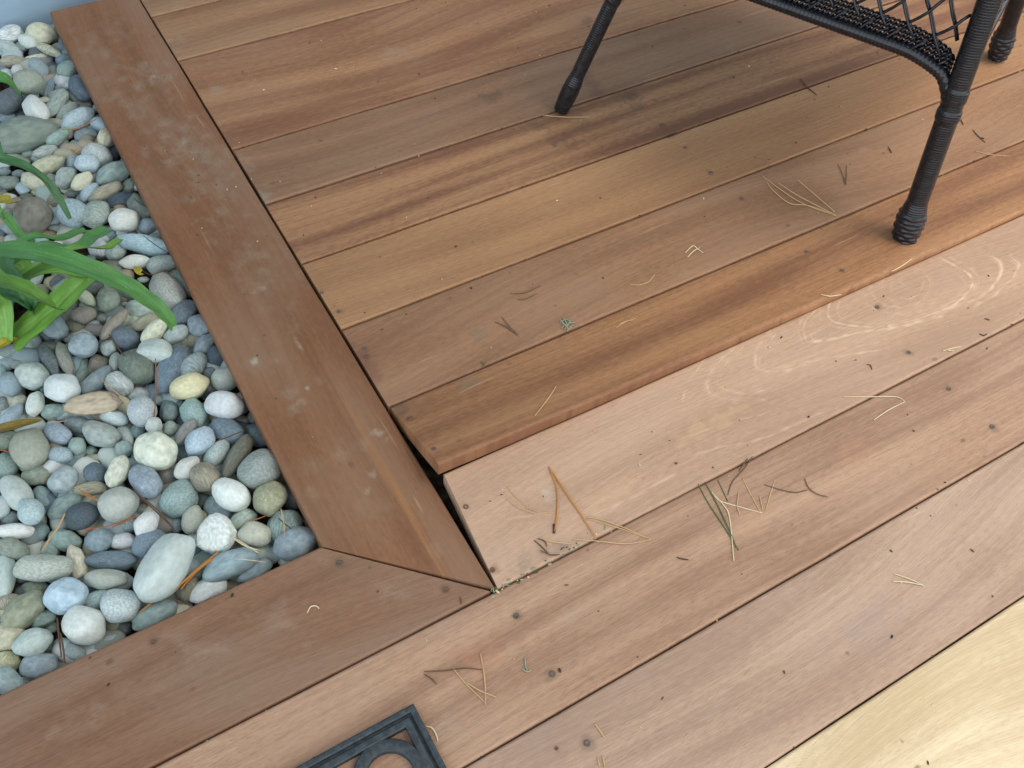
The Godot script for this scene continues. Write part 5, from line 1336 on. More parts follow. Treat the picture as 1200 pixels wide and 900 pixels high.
	pebble(-0.2026, -0.0406, -0.6587, 0.0253, 0.0115, 0.0111, -1.84, "palew", false, "large pale grey oblong pebble below and left of the dark navy pebble crossed by needles")
	pebble(-0.1602, -0.0272, -0.6412, 0.0318, 0.0158, 0.0159, 2.68, "palesand", false, "large sand grey oblong pebble below and left of the dark navy pebble crossed by needles")
	pebble(-0.1519, -0.0526, -0.6769, 0.0116, 0.0088, 0.0087, -1.06, "teal", false, "small green-grey oval pebble below and left of the dark navy pebble crossed by needles")
	pebble(-0.1288, -0.0416, -0.6401, 0.0216, 0.0097, 0.0095, -1.62, "cream", false, "mid-sized cream oblong pebble just left of the elongated blue pebble lying level")
	pebble(-0.1325, -0.0502, -0.6785, 0.0191, 0.0123, 0.0126, -0.86, "teal", false, "mid-sized green-grey oval pebble below and left of the dark navy pebble crossed by needles")
	pebble(-0.1046, -0.0304, -0.5969, 0.0244, 0.0109, 0.0107, 2.62, "palesand", false, "mid-sized sand grey slender pebble just below the elongated blue pebble lying level")
	pebble(-0.1470, -0.0250, -0.5947, 0.0223, 0.0194, 0.0194, 2.60, "bluew", false, "large pale blue oval pebble below and left of the elongated blue pebble lying level")
	pebble(-0.1208, -0.0401, -0.5810, 0.0146, 0.0123, 0.0120, 2.96, "lightblue", false, "mid-sized light blue-grey oval pebble below the elongated blue pebble lying level")
	pebble(-0.0993, -0.0255, -0.5552, 0.0204, 0.0187, 0.0185, 2.38, "palew", false, "large pale grey round pebble below the elongated blue pebble lying level")
	pebble(-0.1918, -0.0274, -0.6013, 0.0239, 0.0163, 0.0155, -2.69, "oliveb", false, "large olive oval pebble left of the round pinkish white pebble near the front border board")
	pebble(-0.1790, -0.0527, -0.6363, 0.0138, 0.0089, 0.0086, 2.56, "olive", false, "small drab grey oval pebble left of the elongated blue pebble lying level")
	pebble(-0.2075, -0.0426, -0.6279, 0.0127, 0.0078, 0.0080, 2.92, "tan", false, "small tan oblong pebble left of the round pinkish white pebble near the front border board")
	pebble(-0.1947, -0.0545, -0.6410, 0.0064, 0.0056, 0.0057, -1.05, "darkblue", false, "tiny dark blue round pebble left of the elongated blue pebble lying level")
	pebble(-0.1543, -0.0534, -0.7040, 0.0099, 0.0076, 0.0074, -1.79, "teal", false, "small green-grey round pebble left of the dark navy pebble crossed by needles")
	pebble(-0.1732, -0.0550, -0.6982, 0.0079, 0.0047, 0.0048, 2.60, "grey", false, "tiny mid-grey oblong pebble below and left of the dark navy pebble crossed by needles")
	pebble(-0.0288, -0.0398, -0.5480, 0.0158, 0.0122, 0.0124, -2.32, "tan", false, "mid-sized tan oval pebble below and right of the largest pale grey pebble of all")
	pebble(-0.0094, -0.0396, -0.5349, 0.0202, 0.0130, 0.0128, -3.08, "white", false, "mid-sized white oval pebble below and right of the largest pale grey pebble of all")
	pebble(-0.0699, -0.0388, -0.5340, 0.0252, 0.0139, 0.0141, 3.14, "teal", false, "large green-grey oblong pebble below the largest pale grey pebble of all")
	pebble(-0.1083, -0.0529, -0.5449, 0.0113, 0.0081, 0.0082, 2.53, "slate", false, "small slate grey oval pebble below the elongated blue pebble lying level")
	pebble(-0.1321, -0.0526, -0.5368, 0.0203, 0.0089, 0.0087, -3.08, "lightblue", false, "mid-sized light blue-grey slender pebble below the elongated blue pebble lying level")
	pebble(-0.0478, -0.0540, -0.5560, 0.0079, 0.0066, 0.0065, 2.42, "slate", false, "tiny slate grey oval pebble just below the largest pale grey pebble of all")
	pebble(-0.1404, -0.0251, -0.5519, 0.0228, 0.0195, 0.0192, -0.91, "pinkw", false, "round pinkish white pebble near the front border board")
	pebble(-0.1933, -0.0281, -0.5603, 0.0189, 0.0142, 0.0143, 3.14, "palew", false, "large pale grey oval pebble below and left of the elongated blue pebble lying level")
	pebble(-0.1795, -0.0419, -0.5894, 0.0135, 0.0091, 0.0091, 3.03, "teal", false, "small green-grey oblong pebble left of the round pinkish white pebble near the front border board")
	pebble(-0.1750, -0.0543, -0.5813, 0.0069, 0.0060, 0.0060, -1.01, "paleg", false, "tiny light grey round pebble below and left of the elongated blue pebble lying level")
	pebble(-0.2185, -0.0384, -0.5853, 0.0191, 0.0149, 0.0146, 2.67, "cream", false, "large cream oval pebble left of the round pinkish white pebble near the front border board")
	pebble(-0.2231, -0.0415, -0.5580, 0.0128, 0.0096, 0.0097, -0.93, "yellow", false, "mid-sized yellowish oval pebble below and left of the elongated blue pebble lying level")
	pebble(-0.2271, -0.0292, -0.5306, 0.0186, 0.0127, 0.0126, -1.07, "bluegrey", false, "large blue-grey oval pebble below and left of the elongated blue pebble lying level")
	pebble(-0.1962, -0.0395, -0.5373, 0.0190, 0.0133, 0.0129, 2.84, "bluegrey", false, "large blue-grey oval pebble below the dark navy pebble crossed by needles")
	pebble(-0.1598, -0.0425, -0.5358, 0.0135, 0.0082, 0.0080, -0.93, "lightblue", false, "small light blue-grey oval pebble below the elongated blue pebble lying level")
	pebble(-0.1839, -0.0526, -0.5593, 0.0092, 0.0086, 0.0088, 2.60, "slate", false, "small slate grey oval pebble below and left of the elongated blue pebble lying level")
	pebble(-0.1455, -0.0532, -0.5385, 0.0104, 0.0078, 0.0077, 2.97, "bluegrey", false, "small blue-grey oval pebble just below the round pinkish white pebble near the front border board")

# the bed goes on below and beyond the pebbles one can pick apart
func _pebble_fill():
	var mm := MultiMesh.new()
	mm.transform_format = MultiMesh.TRANSFORM_3D
	mm.use_colors = true
	mm.mesh = _stone(_icosphere(2), 411, 0.16, 1)
	var r := RandomNumberGenerator.new()
	r.seed = 5
	var list := []
	var tones := TONE.keys()
	var add := func(x: float, y: float, z: float, s: float):
		var b := Basis(Vector3.UP, r.randf() * TAU) * Basis(Vector3.RIGHT, r.randf_range(-0.4, 0.4)) * Basis.from_scale(Vector3(s * r.randf_range(1.0, 1.5), s * r.randf_range(0.5, 0.75), s * r.randf_range(0.8, 1.1)))
		list.append(Transform3D(b, Vector3(x, y, z)))
	for k in 1100:      # lower layer
		add.call(r.randf_range(-0.42, 0.135), r.randf_range(-0.062, -0.050), r.randf_range(-1.71, -0.49), r.randf_range(0.011, 0.017))
	for k in 3400:     # the bed to the left of what the photograph takes in
		var z := r.randf_range(-1.70, -0.52)
		var edge := -0.015 + (z + 1.69) * -0.19
		var x := r.randf_range(-1.5, edge)
		if x > edge - 0.03:
			continue
		add.call(x, r.randf_range(-0.070, -0.046), z, r.randf_range(0.014, 0.024))
	mm.instance_count = list.size()
	for i in list.size():
		mm.set_instance_transform(i, list[i])
		var c: Color = TONE[tones[r.randi() % tones.size()]][0].srgb_to_linear()
		mm.set_instance_color(i, c * r.randf_range(0.8, 1.0))
	var m := StandardMaterial3D.new()
	m.vertex_color_use_as_albedo = true
	m.roughness = 0.75
	m.heightmap_enabled = true
	m.heightmap_texture = pebble_normal
	m.heightmap_scale = 0.05
	m.uv1_triplanar = true
	m.uv1_scale = Vector3(0.4, 0.4, 0.4)
	var o := MultiMeshInstance3D.new()
	o.multimesh = mm
	o.material_override = m
	o.name = "pebbles"
	add_child(o)
	tag(o, "smaller pebbles filling the bed under and beyond the larger ones", "pebbles", "", "stuff")

# ---------------------------------------------------------------- plant
# a strap leaf: centre line, half widths, fold depth
func leaf(parent: Node, called: String, line: Array, half: Array, m: Material, fold := 0.25, roll := 0.0) -> MeshInstance3D:
	var p := smooth_path(line, 7)
	var n := p.size()
	var st := begin(0)
	var rows := []
	for i in n:
		var f := float(i) / (n - 1) * (half.size() - 1)
		var k := mini(int(f), half.size() - 2)
		var h: float = lerpf(half[k], half[k + 1], f - k)
		var t: Vector3 = (p[mini(i + 1, n - 1)] - p[maxi(i - 1, 0)]).normalized()
		var side := t.cross(Vector3.UP).normalized().rotated(t, roll)
		var up := side.cross(t).normalized()
		var row := []
		for q in 9:
			var s := (q - 4) / 4.0
			row.append(p[i] + side * h * s + up * (h * fold * absf(s) - 0.10 * h * (1.0 if q == 4 else 0.0)) + up * 0.05 * h * sin(i * 0.9 + q))
		rows.append(row)
	for i in n - 1:
		for q in 8:
			var uv := [Vector2(q / 8.0, float(i) / n), Vector2((q + 1) / 8.0, float(i) / n), Vector2((q + 1) / 8.0, (i + 1.0) / n), Vector2(q / 8.0, (i + 1.0) / n)]
			for c in [[0, 0, 0], [1, 1, 2], [0, 1, 1], [0, 0, 0], [1, 0, 3], [1, 1, 2]]:
				st.set_uv(uv[c[2]])
				st.add_vertex(rows[i + c[0]][q + c[1]])
	# underside, so that the blade has thickness
	var below := Vector3(0, -0.0009, 0)
	for i in n - 1:
		for q in 8:
			for c in [[0, 0], [0, 1], [1, 1], [0, 0], [1, 1], [1, 0]]:
				st.set_uv(Vector2((q + c[1]) / 8.0, float(i + c[0]) / n))
				st.add_vertex(rows[i + c[0]][q + c[1]] + below)
	return put(called, done(st), m, parent)

func leaf_mat(c: Color, vein: Color, s: int) -> StandardMaterial3D:
	var im := Image.create(96, 256, false, Image.FORMAT_RGB8)
	var n := noise(s, 1.0)
	for y in 256:
		for x in 96:
			var f := x / 95.0
			var t := 0.5 + 0.35 * n.get_noise_2d(f * 34.0, y * 0.012) + 0.3 * n.get_noise_2d(f * 3.0 + 40.0, y * 0.03)
			var col := c.darkened(0.18).lerp(c.lightened(0.06), clampf(t, 0.0, 1.0))
			col = col.lerp(vein, 0.5 * (1.0 - smoothstep(0.012, 0.06, absf(f - 0.5))))
			if n.get_noise_2d(f * 25.0 + 300.0, y * 0.22) > 0.80:
				col = col.lerp(Color(0.75, 0.80, 0.55), 0.6)
			im.set_pixel(x, y, col)
	var m := StandardMaterial3D.new()
	m.albedo_texture = ImageTexture.create_from_image(im)
	m.roughness = 0.45
	m.backlight_enabled = true
	m.backlight = Color(0.22, 0.34, 0.08)
	m.texture_repeat = false
	return m

func _plant():
	var green := leaf_mat(Color(0.33, 0.57, 0.27), Color(0.40, 0.63, 0.34), 71)
	var dark := leaf_mat(Color(0.23, 0.43, 0.24), Color(0.27, 0.48, 0.28), 72)
	var lime := leaf_mat(Color(0.45, 0.66, 0.25), Color(0.60, 0.74, 0.40), 73)
	var yellow := leaf_mat(Color(0.72, 0.66, 0.16), Color(0.76, 0.74, 0.34), 74)
	var brown := leaf_mat(Color(0.50, 0.42, 0.14), Color(0.58, 0.52, 0.26), 75)
	var plant := thing("strap_leaf_plant", Vector3(-0.2214, -0.0500, -1.0622))
	tag(plant, "green strap-leaved plant arching over the pebbles from the left", "plant")
	leaf(plant, "leaf", [Vector3(0.0000, 0.0000, 0.0000), Vector3(0.1052, 0.1500, 0.0459), Vector3(0.1470, 0.1750, 0.0760), Vector3(0.1937, 0.1800, 0.1143), Vector3(0.2356, 0.1650, 0.1478), Vector3(0.2647, 0.1400, 0.1668), Vector3(0.2853, 0.1120, 0.1812), Vector3(0.2950, 0.0920, 0.1908), Vector3(0.2979, 0.0760, 0.1948)], [0.0123, 0.0158, 0.0183, 0.0190, 0.0182, 0.0171, 0.0150, 0.0116, 0.0076], green, 0.18, -0.25).set_meta("label", "long arching green leaf whose tip bends down to the pebbles")
	leaf(plant, "leaf", [Vector3(0.0000, 0.0000, 0.0000), Vector3(0.1038, 0.1100, 0.0308), Vector3(0.1304, 0.1250, 0.0726), Vector3(0.1504, 0.1250, 0.0955), Vector3(0.1662, 0.1100, 0.1076), Vector3(0.1777, 0.0900, 0.1115), Vector3(0.1818, 0.0800, 0.1088)], [0.0094, 0.0125, 0.0133, 0.0144, 0.0132, 0.0084, 0.0036], lime, 0.3, -0.3)
	leaf(plant, "leaf", [Vector3(0.0000, 0.0000, 0.0000), Vector3(0.1688, 0.0800, 0.0257), Vector3(0.2280, 0.0850, 0.0572), Vector3(0.2388, 0.0870, 0.0682), Vector3(0.2218, 0.0840, 0.0702), Vector3(0.1833, 0.0680, 0.0815), Vector3(0.1442, 0.0520, 0.0873), Vector3(0.1104, 0.0380, 0.0926)], [0.0094, 0.0127, 0.0149, 0.0148, 0.0173, 0.0198, 0.0212, 0.0213], lime, 0.12, 0).set_meta("label", "broad yellow-green leaf folded down across the pebbles")
	leaf(plant, "leaf", [Vector3(0.0000, 0.0000, 0.0000), Vector3(0.1683, 0.1400, -0.1637), Vector3(0.1847, 0.1400, -0.1383), Vector3(0.2088, 0.1300, -0.1222), Vector3(0.2260, 0.1050, -0.1144), Vector3(0.2337, 0.0800, -0.1025), Vector3(0.2367, 0.0580, -0.0769)], [0.0057, 0.0082, 0.0081, 0.0080, 0.0067, 0.0054, 0.0027], dark, 0.2, 0)
	leaf(plant, "leaf", [Vector3(0.0000, 0.0000, 0.0000), Vector3(0.1707, 0.1500, -0.3712), Vector3(0.2161, 0.1200, -0.3555), Vector3(0.2332, 0.1100, -0.3490), Vector3(0.2427, 0.0800, -0.3477)], [0.0066, 0.0106, 0.0121, 0.0121, 0.0092], green, 0.2, 0)
	leaf(plant, "leaf", [Vector3(0.0000, 0.0000, 0.0000), Vector3(0.1361, 0.1000, -0.0073), Vector3(0.1422, 0.1000, 0.0298), Vector3(0.1487, 0.0900, 0.0594), Vector3(0.1520, 0.0750, 0.0692), Vector3(0.1482, 0.0550, 0.0709)], [0.0057, 0.0077, 0.0088, 0.0087, 0.0087, 0.0063], dark, 0.25, 0)
	leaf(plant, "leaf", [Vector3(0.0000, 0.0000, 0.0000), Vector3(0.1147, 0.0800, 0.0272), Vector3(0.1311, 0.0850, 0.0553), Vector3(0.1429, 0.0800, 0.0695), Vector3(0.1474, 0.0600, 0.0720)], [0.0057, 0.0076, 0.0087, 0.0074, 0.0050], dark, 0.25, 0)
	leaf(plant, "leaf", [Vector3(0.0000, 0.0000, 0.0000), Vector3(0.1007, 0.0700, 0.0267), Vector3(0.1184, 0.0800, 0.0571), Vector3(0.1162, 0.0700, 0.0787), Vector3(0.1065, 0.0450, 0.0922)], [0.0085, 0.0115, 0.0113, 0.0112, 0.0088], lime, 0.2, 0)
	leaf(plant, "leaf", [Vector3(0.0000, 0.0000, 0.0000), Vector3(0.0958, 0.0700, 0.0489), Vector3(0.1119, 0.0600, 0.0735), Vector3(0.1034, 0.0400, 0.0892)], [0.0094, 0.0126, 0.0113, 0.0088], green, 0.2, 0)
	leaf(plant, "leaf", [Vector3(0.0000, 0.0000, 0.0000), Vector3(0.1454, 0.1000, -0.1502), Vector3(0.1545, 0.1000, -0.0873), Vector3(0.1623, 0.0900, -0.0785), Vector3(0.1699, 0.0800, -0.0496), Vector3(0.1818, 0.0700, -0.0385)], [0.0038, 0.0055, 0.0067, 0.0067, 0.0053, 0.0039], green, 0.2, 0)
	leaf(plant, "leaf", [Vector3(0.0000, 0.0000, 0.0000), Vector3(0.1622, 0.0900, -0.0226), Vector3(0.2116, 0.0650, -0.0365), Vector3(0.2353, 0.0500, -0.0545), Vector3(0.2509, 0.0400, -0.0656)], [0.0047, 0.0065, 0.0079, 0.0080, 0.0068], green, 0.2, 0)
	leaf(plant, "leaf", [Vector3(0.0000, 0.0000, 0.0000), Vector3(0.1687, 0.1000, 0.0090), Vector3(0.2295, 0.0620, -0.0125), Vector3(0.2538, 0.0480, -0.0381), Vector3(0.2780, 0.0380, -0.0563)], [0.0057, 0.0076, 0.0091, 0.0120, 0.0108], green, 0.2, 0)
	leaf(plant, "leaf", [Vector3(0.0000, 0.0000, 0.0000), Vector3(0.1960, 0.1000, 0.0296), Vector3(0.2621, 0.0500, -0.0076), Vector3(0.2751, 0.0440, -0.0169), Vector3(0.2879, 0.0380, -0.0285)], [0.0038, 0.0050, 0.0065, 0.0066, 0.0053], lime, 0.2, 0)
	leaf(plant, "leaf", [Vector3(0.0000, 0.0000, 0.0000), Vector3(0.1151, 0.0600, -0.0539), Vector3(0.1499, 0.0500, -0.0364), Vector3(0.1574, 0.0400, -0.0253), Vector3(0.1492, 0.0300, -0.0148)], [0.0075, 0.0107, 0.0120, 0.0106, 0.0080], lime, 0.15, 0)
	var o14 := leaf(null, "fallen_leaf", [Vector3(0.0000, 0.0000, 0.0000), Vector3(0.0179, 0.0040, 0.0096), Vector3(0.0279, 0.0020, 0.0141), Vector3(0.0325, -0.0100, 0.0080)], [0.0085, 0.0085, 0.0070, 0.0014], yellow, 0.2, 0)
	o14.position = Vector3(-0.0747, 0.0000, -1.2317)
	tag(o14, "short bright yellow leaf end by the left frame edge", "leaf", "fallen leaf blades")
	var o15 := leaf(null, "fallen_leaf", [Vector3(0.0000, 0.0000, 0.0000), Vector3(0.0165, 0.0060, 0.0012), Vector3(0.0271, 0.0040, -0.0015), Vector3(0.0369, -0.0020, -0.0019)], [0.0075, 0.0075, 0.0050, 0.0013], yellow, 0.2, 0)
	o15.position = Vector3(-0.1364, -0.0100, -0.9666)
	tag(o15, "yellow and white leaf tip lying under the strap leaves", "leaf", "fallen leaf blades")
	var o16 := leaf(null, "fallen_leaf", [Vector3(0.0000, 0.0000, 0.0000), Vector3(0.0227, 0.0060, 0.0094), Vector3(0.0417, 0.0040, 0.0108), Vector3(0.0601, -0.0020, 0.0102)], [0.0071, 0.0070, 0.0059, 0.0012], brown, 0.3, 0)
	o16.position = Vector3(-0.1702, -0.0120, -0.8430)
	tag(o16, "withered brown-yellow leaf lying across the grey pebbles", "leaf", "fallen leaf blades")
	var o17 := leaf(null, "fallen_leaf", [Vector3(0.0000, 0.0000, 0.0000), Vector3(-0.0042, 0.0020, -0.0070), Vector3(-0.0096, 0.0000, -0.0149), Vector3(-0.0182, 0.0000, -0.0160)], [0.0078, 0.0091, 0.0078, 0.0039], brown, 0.2, 0)
	o17.position = Vector3(-0.1089, -0.0300, -1.0128)
	tag(o17, "small yellow-brown leaf scrap beneath the strap plant", "leaf", "fallen leaf blades")
	var o18 := leaf(null, "fallen_leaf", [Vector3(0.0000, 0.0000, 0.0000), Vector3(-0.0015, 0.0050, -0.0027), Vector3(0.0000, 0.0070, 0.0091), Vector3(0.0036, 0.0010, 0.0082)], [0.0038, 0.0051, 0.0051, 0.0013], yellow, 0.2, 0)
	o18.position = Vector3(0.0701, -0.0050, -1.0113)
	tag(o18, "tiny lime-yellow leaf scrap beside the long leaf", "leaf", "fallen leaf blades")

# ---------------------------------------------------------------- needles and crumbs
const LITTER := {"straw": [0.72, 0.60, 0.42], "pale": [0.80, 0.74, 0.60], "rust": [0.60, 0.36, 0.18], "amber": [0.70, 0.47, 0.20], "brown": [0.36, 0.26, 0.17], "dark": [0.20, 0.16, 0.13], "green": [0.26, 0.35, 0.18], "mint": [0.52, 0.57, 0.47]}

func sprig(label: String, tone: String, r: float, lines: Array):
	var c: Array = LITTER[tone]
	var m := flat(Color(c[0], c[1], c[2]), 0.6)
	var base: Vector3 = lines[0][0]
	if lines.size() == 1:
		var o := put("pine_needle", _needle(lines[0], r, base), m)
		o.position = base
		tag(o, label, "pine needle", "fallen pine needles")
		return
	var t := thing("needle_sprig", base)
	tag(t, label, "pine needles", "fallen pine needles")
	for l in lines:
		put("needle", _needle(l, r, base), m, t)

func _needle(l: Array, r: float, base: Vector3) -> ArrayMesh:
	var q := []
	for p in l:
		q.append(p - base)
	var path := smooth_path(q, 6 if l.size() > 2 else 8)
	var rad := []
	for i in path.size():
		var f := float(i) / (path.size() - 1)
		rad.append(r * (1.0 - 0.35 * absf(2.0 * f - 1.0)))
	var st := begin(0)
	tube(st, path, rad, 6, 0.75)
	return done(st)

func _litter():
	sprig("fan of long dry needles on the plank left of the wicker leg", "straw", 0.00086, [[Vector3(1.0375, 0.0010, -0.6486), Vector3(1.0076, 0.0010, -0.6949), Vector3(0.9961, 0.0010, -0.7394), Vector3(0.9904, 0.0010, -0.7729)], [Vector3(1.0382, 0.0016, -0.6497), Vector3(1.0130, 0.0016, -0.6852), Vector3(0.9886, 0.0016, -0.7036), Vector3(0.9842, 0.0016, -0.7401), Vector3(0.9883, 0.0016, -0.7578)], [Vector3(1.0403, 0.0022, -0.6563), Vector3(1.0381, 0.0022, -0.7000), Vector3(1.0356, 0.0022, -0.7406)], [Vector3(1.0345, 0.0028, -0.6521), Vector3(1.0113, 0.0028, -0.7102), Vector3(1.0021, 0.0028, -0.7473)]])
	sprig("small forked needle between the fan of needles and the wicker leg", "brown", 0.00069, [[Vector3(1.0997, 0.0009, -0.6955), Vector3(1.1112, 0.0009, -0.7144), Vector3(1.1234, 0.0009, -0.7402)], [Vector3(1.0990, 0.0015, -0.6951), Vector3(1.1171, 0.0015, -0.7130), Vector3(1.1342, 0.0015, -0.7319)]])
	sprig("dark twig lying across a board joint under the chair rim", "dark", 0.00103, [[Vector3(1.2168, 0.0011, -0.9430), Vector3(1.2117, 0.0011, -0.9188), Vector3(1.2126, 0.0011, -0.8949)]])
	sprig("short dark twig just right of the nearest wicker leg", "dark", 0.00092, [[Vector3(1.3984, 0.0010, -0.7030), Vector3(1.3946, 0.0010, -0.6877), Vector3(1.3932, 0.0010, -0.6689)]])
	sprig("pale needle on the joint right of the nearest wicker leg", "straw", 0.00069, [[Vector3(1.3601, 0.0009, -0.6610), Vector3(1.3764, 0.0009, -0.6436), Vector3(1.4030, 0.0017, -0.6250)]])
	sprig("tiny dark stub between the needle fan and the wicker leg", "dark", 0.00103, [[Vector3(1.2306, 0.0011, -0.7348), Vector3(1.2251, 0.0011, -0.7209)]])
	sprig("tiny dark stub high beside the joint of the near wicker leg", "dark", 0.00103, [[Vector3(1.3998, 0.0011, -0.7322), Vector3(1.3935, 0.0011, -0.7202)]])
	sprig("pale needle caught under the foot of the far wicker leg", "straw", 0.00086, [[Vector3(0.7511, 0.0010, -1.0527), Vector3(0.7795, 0.0010, -1.0343), Vector3(0.8194, 0.0010, -1.0154)]])
	sprig("pale curled husk under the left end of the chair", "pale", 0.00092, [[Vector3(0.7773, 0.0010, -0.6913), Vector3(0.7961, 0.0010, -0.6975), Vector3(0.7987, 0.0010, -0.6884), Vector3(0.8014, 0.0010, -0.6793)], [Vector3(0.7750, 0.0016, -0.6822), Vector3(0.7904, 0.0016, -0.6880), Vector3(0.8027, 0.0016, -0.6896)]])
	sprig("curled pale needle on the grey-mauve plank", "straw", 0.00080, [[Vector3(0.6677, 0.0010, -0.6769), Vector3(0.6778, 0.0010, -0.6700), Vector3(0.6948, 0.0010, -0.6687), Vector3(0.7103, 0.0010, -0.6757)]])
	sprig("pair of faint dry needles on the grey-mauve plank left of the curl", "brown", 0.00063, [[Vector3(0.5064, 0.0008, -0.7388), Vector3(0.5254, 0.0008, -0.7309), Vector3(0.5514, 0.0008, -0.7321)], [Vector3(0.5090, 0.0014, -0.7244), Vector3(0.5204, 0.0014, -0.7204), Vector3(0.5392, 0.0014, -0.7215)]])
	sprig("crossed brown twigs near the green tuft", "brown", 0.00080, [[Vector3(0.4617, 0.0010, -0.7039), Vector3(0.4707, 0.0010, -0.6891), Vector3(0.4776, 0.0010, -0.6688)], [Vector3(0.4743, 0.0016, -0.7072), Vector3(0.4746, 0.0016, -0.6866), Vector3(0.4776, 0.0016, -0.6733)]])
	sprig("small light forked needle on the raised end plank", "straw", 0.00069, [[Vector3(0.6020, 0.0058, -0.6158), Vector3(0.6201, 0.0050, -0.6192), Vector3(0.6362, 0.0052, -0.6177)], [Vector3(0.6086, 0.0057, -0.6193), Vector3(0.6227, 0.0056, -0.6190), Vector3(0.6307, 0.0060, -0.6162)]])
	sprig("straw needle slanting across the raised end plank", "straw", 0.00092, [[Vector3(0.4706, 0.0193, -0.5624), Vector3(0.4502, 0.0232, -0.5487), Vector3(0.4181, 0.0291, -0.5301)]])
	sprig("small green tuft of lichen on the joint of the end plank", "mint", 0.00103, [[Vector3(0.5403, 0.0011, -0.6619), Vector3(0.5519, 0.0011, -0.6628), Vector3(0.5538, 0.0011, -0.6482)], [Vector3(0.5490, 0.0017, -0.6672), Vector3(0.5467, 0.0017, -0.6547), Vector3(0.5379, 0.0017, -0.6473)], [Vector3(0.5369, 0.0023, -0.6523), Vector3(0.5493, 0.0023, -0.6545), Vector3(0.5585, 0.0023, -0.6515)], [Vector3(0.5391, 0.0029, -0.6473), Vector3(0.5554, 0.0029, -0.6576)], [Vector3(0.5424, 0.0035, -0.6637), Vector3(0.5440, 0.0035, -0.6442)], [Vector3(0.5390, 0.0041, -0.6429), Vector3(0.5519, 0.0041, -0.6481)]])
	sprig("tiny green scrap on the joint left of the lichen tuft", "green", 0.00069, [[Vector3(0.4106, 0.0009, -0.6528), Vector3(0.4131, 0.0009, -0.6435)], [Vector3(0.4079, 0.0015, -0.6457), Vector3(0.4173, 0.0015, -0.6488)]])
	sprig("thick rusty forked needle standing out on the pale plank", "amber", 0.00115, [[Vector3(0.4027, 0.0086, -0.4688), Vector3(0.4031, 0.0072, -0.4357), Vector3(0.4040, 0.0036, -0.3981), Vector3(0.4037, 0.0022, -0.3622)], [Vector3(0.4022, 0.0090, -0.4661), Vector3(0.3963, 0.0081, -0.4387), Vector3(0.3802, 0.0054, -0.4123), Vector3(0.3646, 0.0051, -0.3928)]])
	sprig("pair of fine curved needles left of the rusty forked needle", "straw", 0.00063, [[Vector3(0.3431, 0.0093, -0.4677), Vector3(0.3471, 0.0077, -0.4481), Vector3(0.3562, 0.0059, -0.4275), Vector3(0.3764, 0.0046, -0.4136)], [Vector3(0.3352, 0.0091, -0.4562), Vector3(0.3410, 0.0077, -0.4397), Vector3(0.3565, 0.0061, -0.4221)]])
	sprig("long pale looped needles crossing the joint below the rusty one", "straw", 0.00080, [[Vector3(0.4606, 0.0010, -0.3310), Vector3(0.4419, 0.0010, -0.3537), Vector3(0.4243, 0.0016, -0.3730), Vector3(0.4075, 0.0028, -0.3903)], [Vector3(0.4603, 0.0016, -0.3308), Vector3(0.4418, 0.0016, -0.3572), Vector3(0.4225, 0.0026, -0.3798), Vector3(0.4088, 0.0034, -0.3905)], [Vector3(0.4600, 0.0022, -0.3306), Vector3(0.4319, 0.0022, -0.3394), Vector3(0.4028, 0.0022, -0.3589), Vector3(0.3789, 0.0029, -0.3738)], [Vector3(0.3723, 0.0033, -0.3709), Vector3(0.3574, 0.0041, -0.3810), Vector3(0.3453, 0.0051, -0.3919)]])
	sprig("dark bud scale fallen near the front of the pale plank", "dark", 0.00184, [[Vector3(0.3686, 0.0046, -0.4011), Vector3(0.3661, 0.0041, -0.3951), Vector3(0.3624, 0.0038, -0.3910)]])
	sprig("dark dry flake heap at the joint below the fine needles", "brown", 0.00092, [[Vector3(0.3377, 0.0036, -0.3944), Vector3(0.3410, 0.0028, -0.3844), Vector3(0.3438, 0.0019, -0.3736)], [Vector3(0.3421, 0.0041, -0.3942), Vector3(0.3476, 0.0036, -0.3878), Vector3(0.3470, 0.0031, -0.3810)], [Vector3(0.3370, 0.0036, -0.3799), Vector3(0.3449, 0.0028, -0.3700), Vector3(0.3538, 0.0024, -0.3654)]])
	sprig("fresh green needle pair hanging over the joint of the pale plank", "green", 0.00086, [[Vector3(0.5557, 0.0011, -0.3652), Vector3(0.5508, 0.0010, -0.3396), Vector3(0.5480, 0.0010, -0.3056), Vector3(0.5442, 0.0010, -0.2695)], [Vector3(0.5644, 0.0016, -0.3630), Vector3(0.5592, 0.0016, -0.3320), Vector3(0.5501, 0.0016, -0.2951), Vector3(0.5433, 0.0016, -0.2734)]])
	sprig("dark green needle beside the fresh green pair", "green", 0.00069, [[Vector3(0.5812, 0.0009, -0.3586), Vector3(0.5766, 0.0009, -0.3406), Vector3(0.5732, 0.0009, -0.3277)]])
	sprig("long brown needle across the joint right of the green needles", "brown", 0.00086, [[Vector3(0.6415, 0.0010, -0.3644), Vector3(0.6207, 0.0010, -0.3556), Vector3(0.5950, 0.0010, -0.3471), Vector3(0.5790, 0.0010, -0.3352)], [Vector3(0.6337, 0.0017, -0.3652), Vector3(0.6122, 0.0016, -0.3555)]])
	sprig("pale wavy needle running right below the green pair", "pale", 0.00086, [[Vector3(0.5642, 0.0010, -0.3486), Vector3(0.5643, 0.0010, -0.3350), Vector3(0.5767, 0.0010, -0.3204), Vector3(0.6007, 0.0010, -0.2957)], [Vector3(0.5631, 0.0016, -0.3474), Vector3(0.5652, 0.0016, -0.3262), Vector3(0.5608, 0.0016, -0.3088), Vector3(0.5303, 0.0016, -0.2618)]])
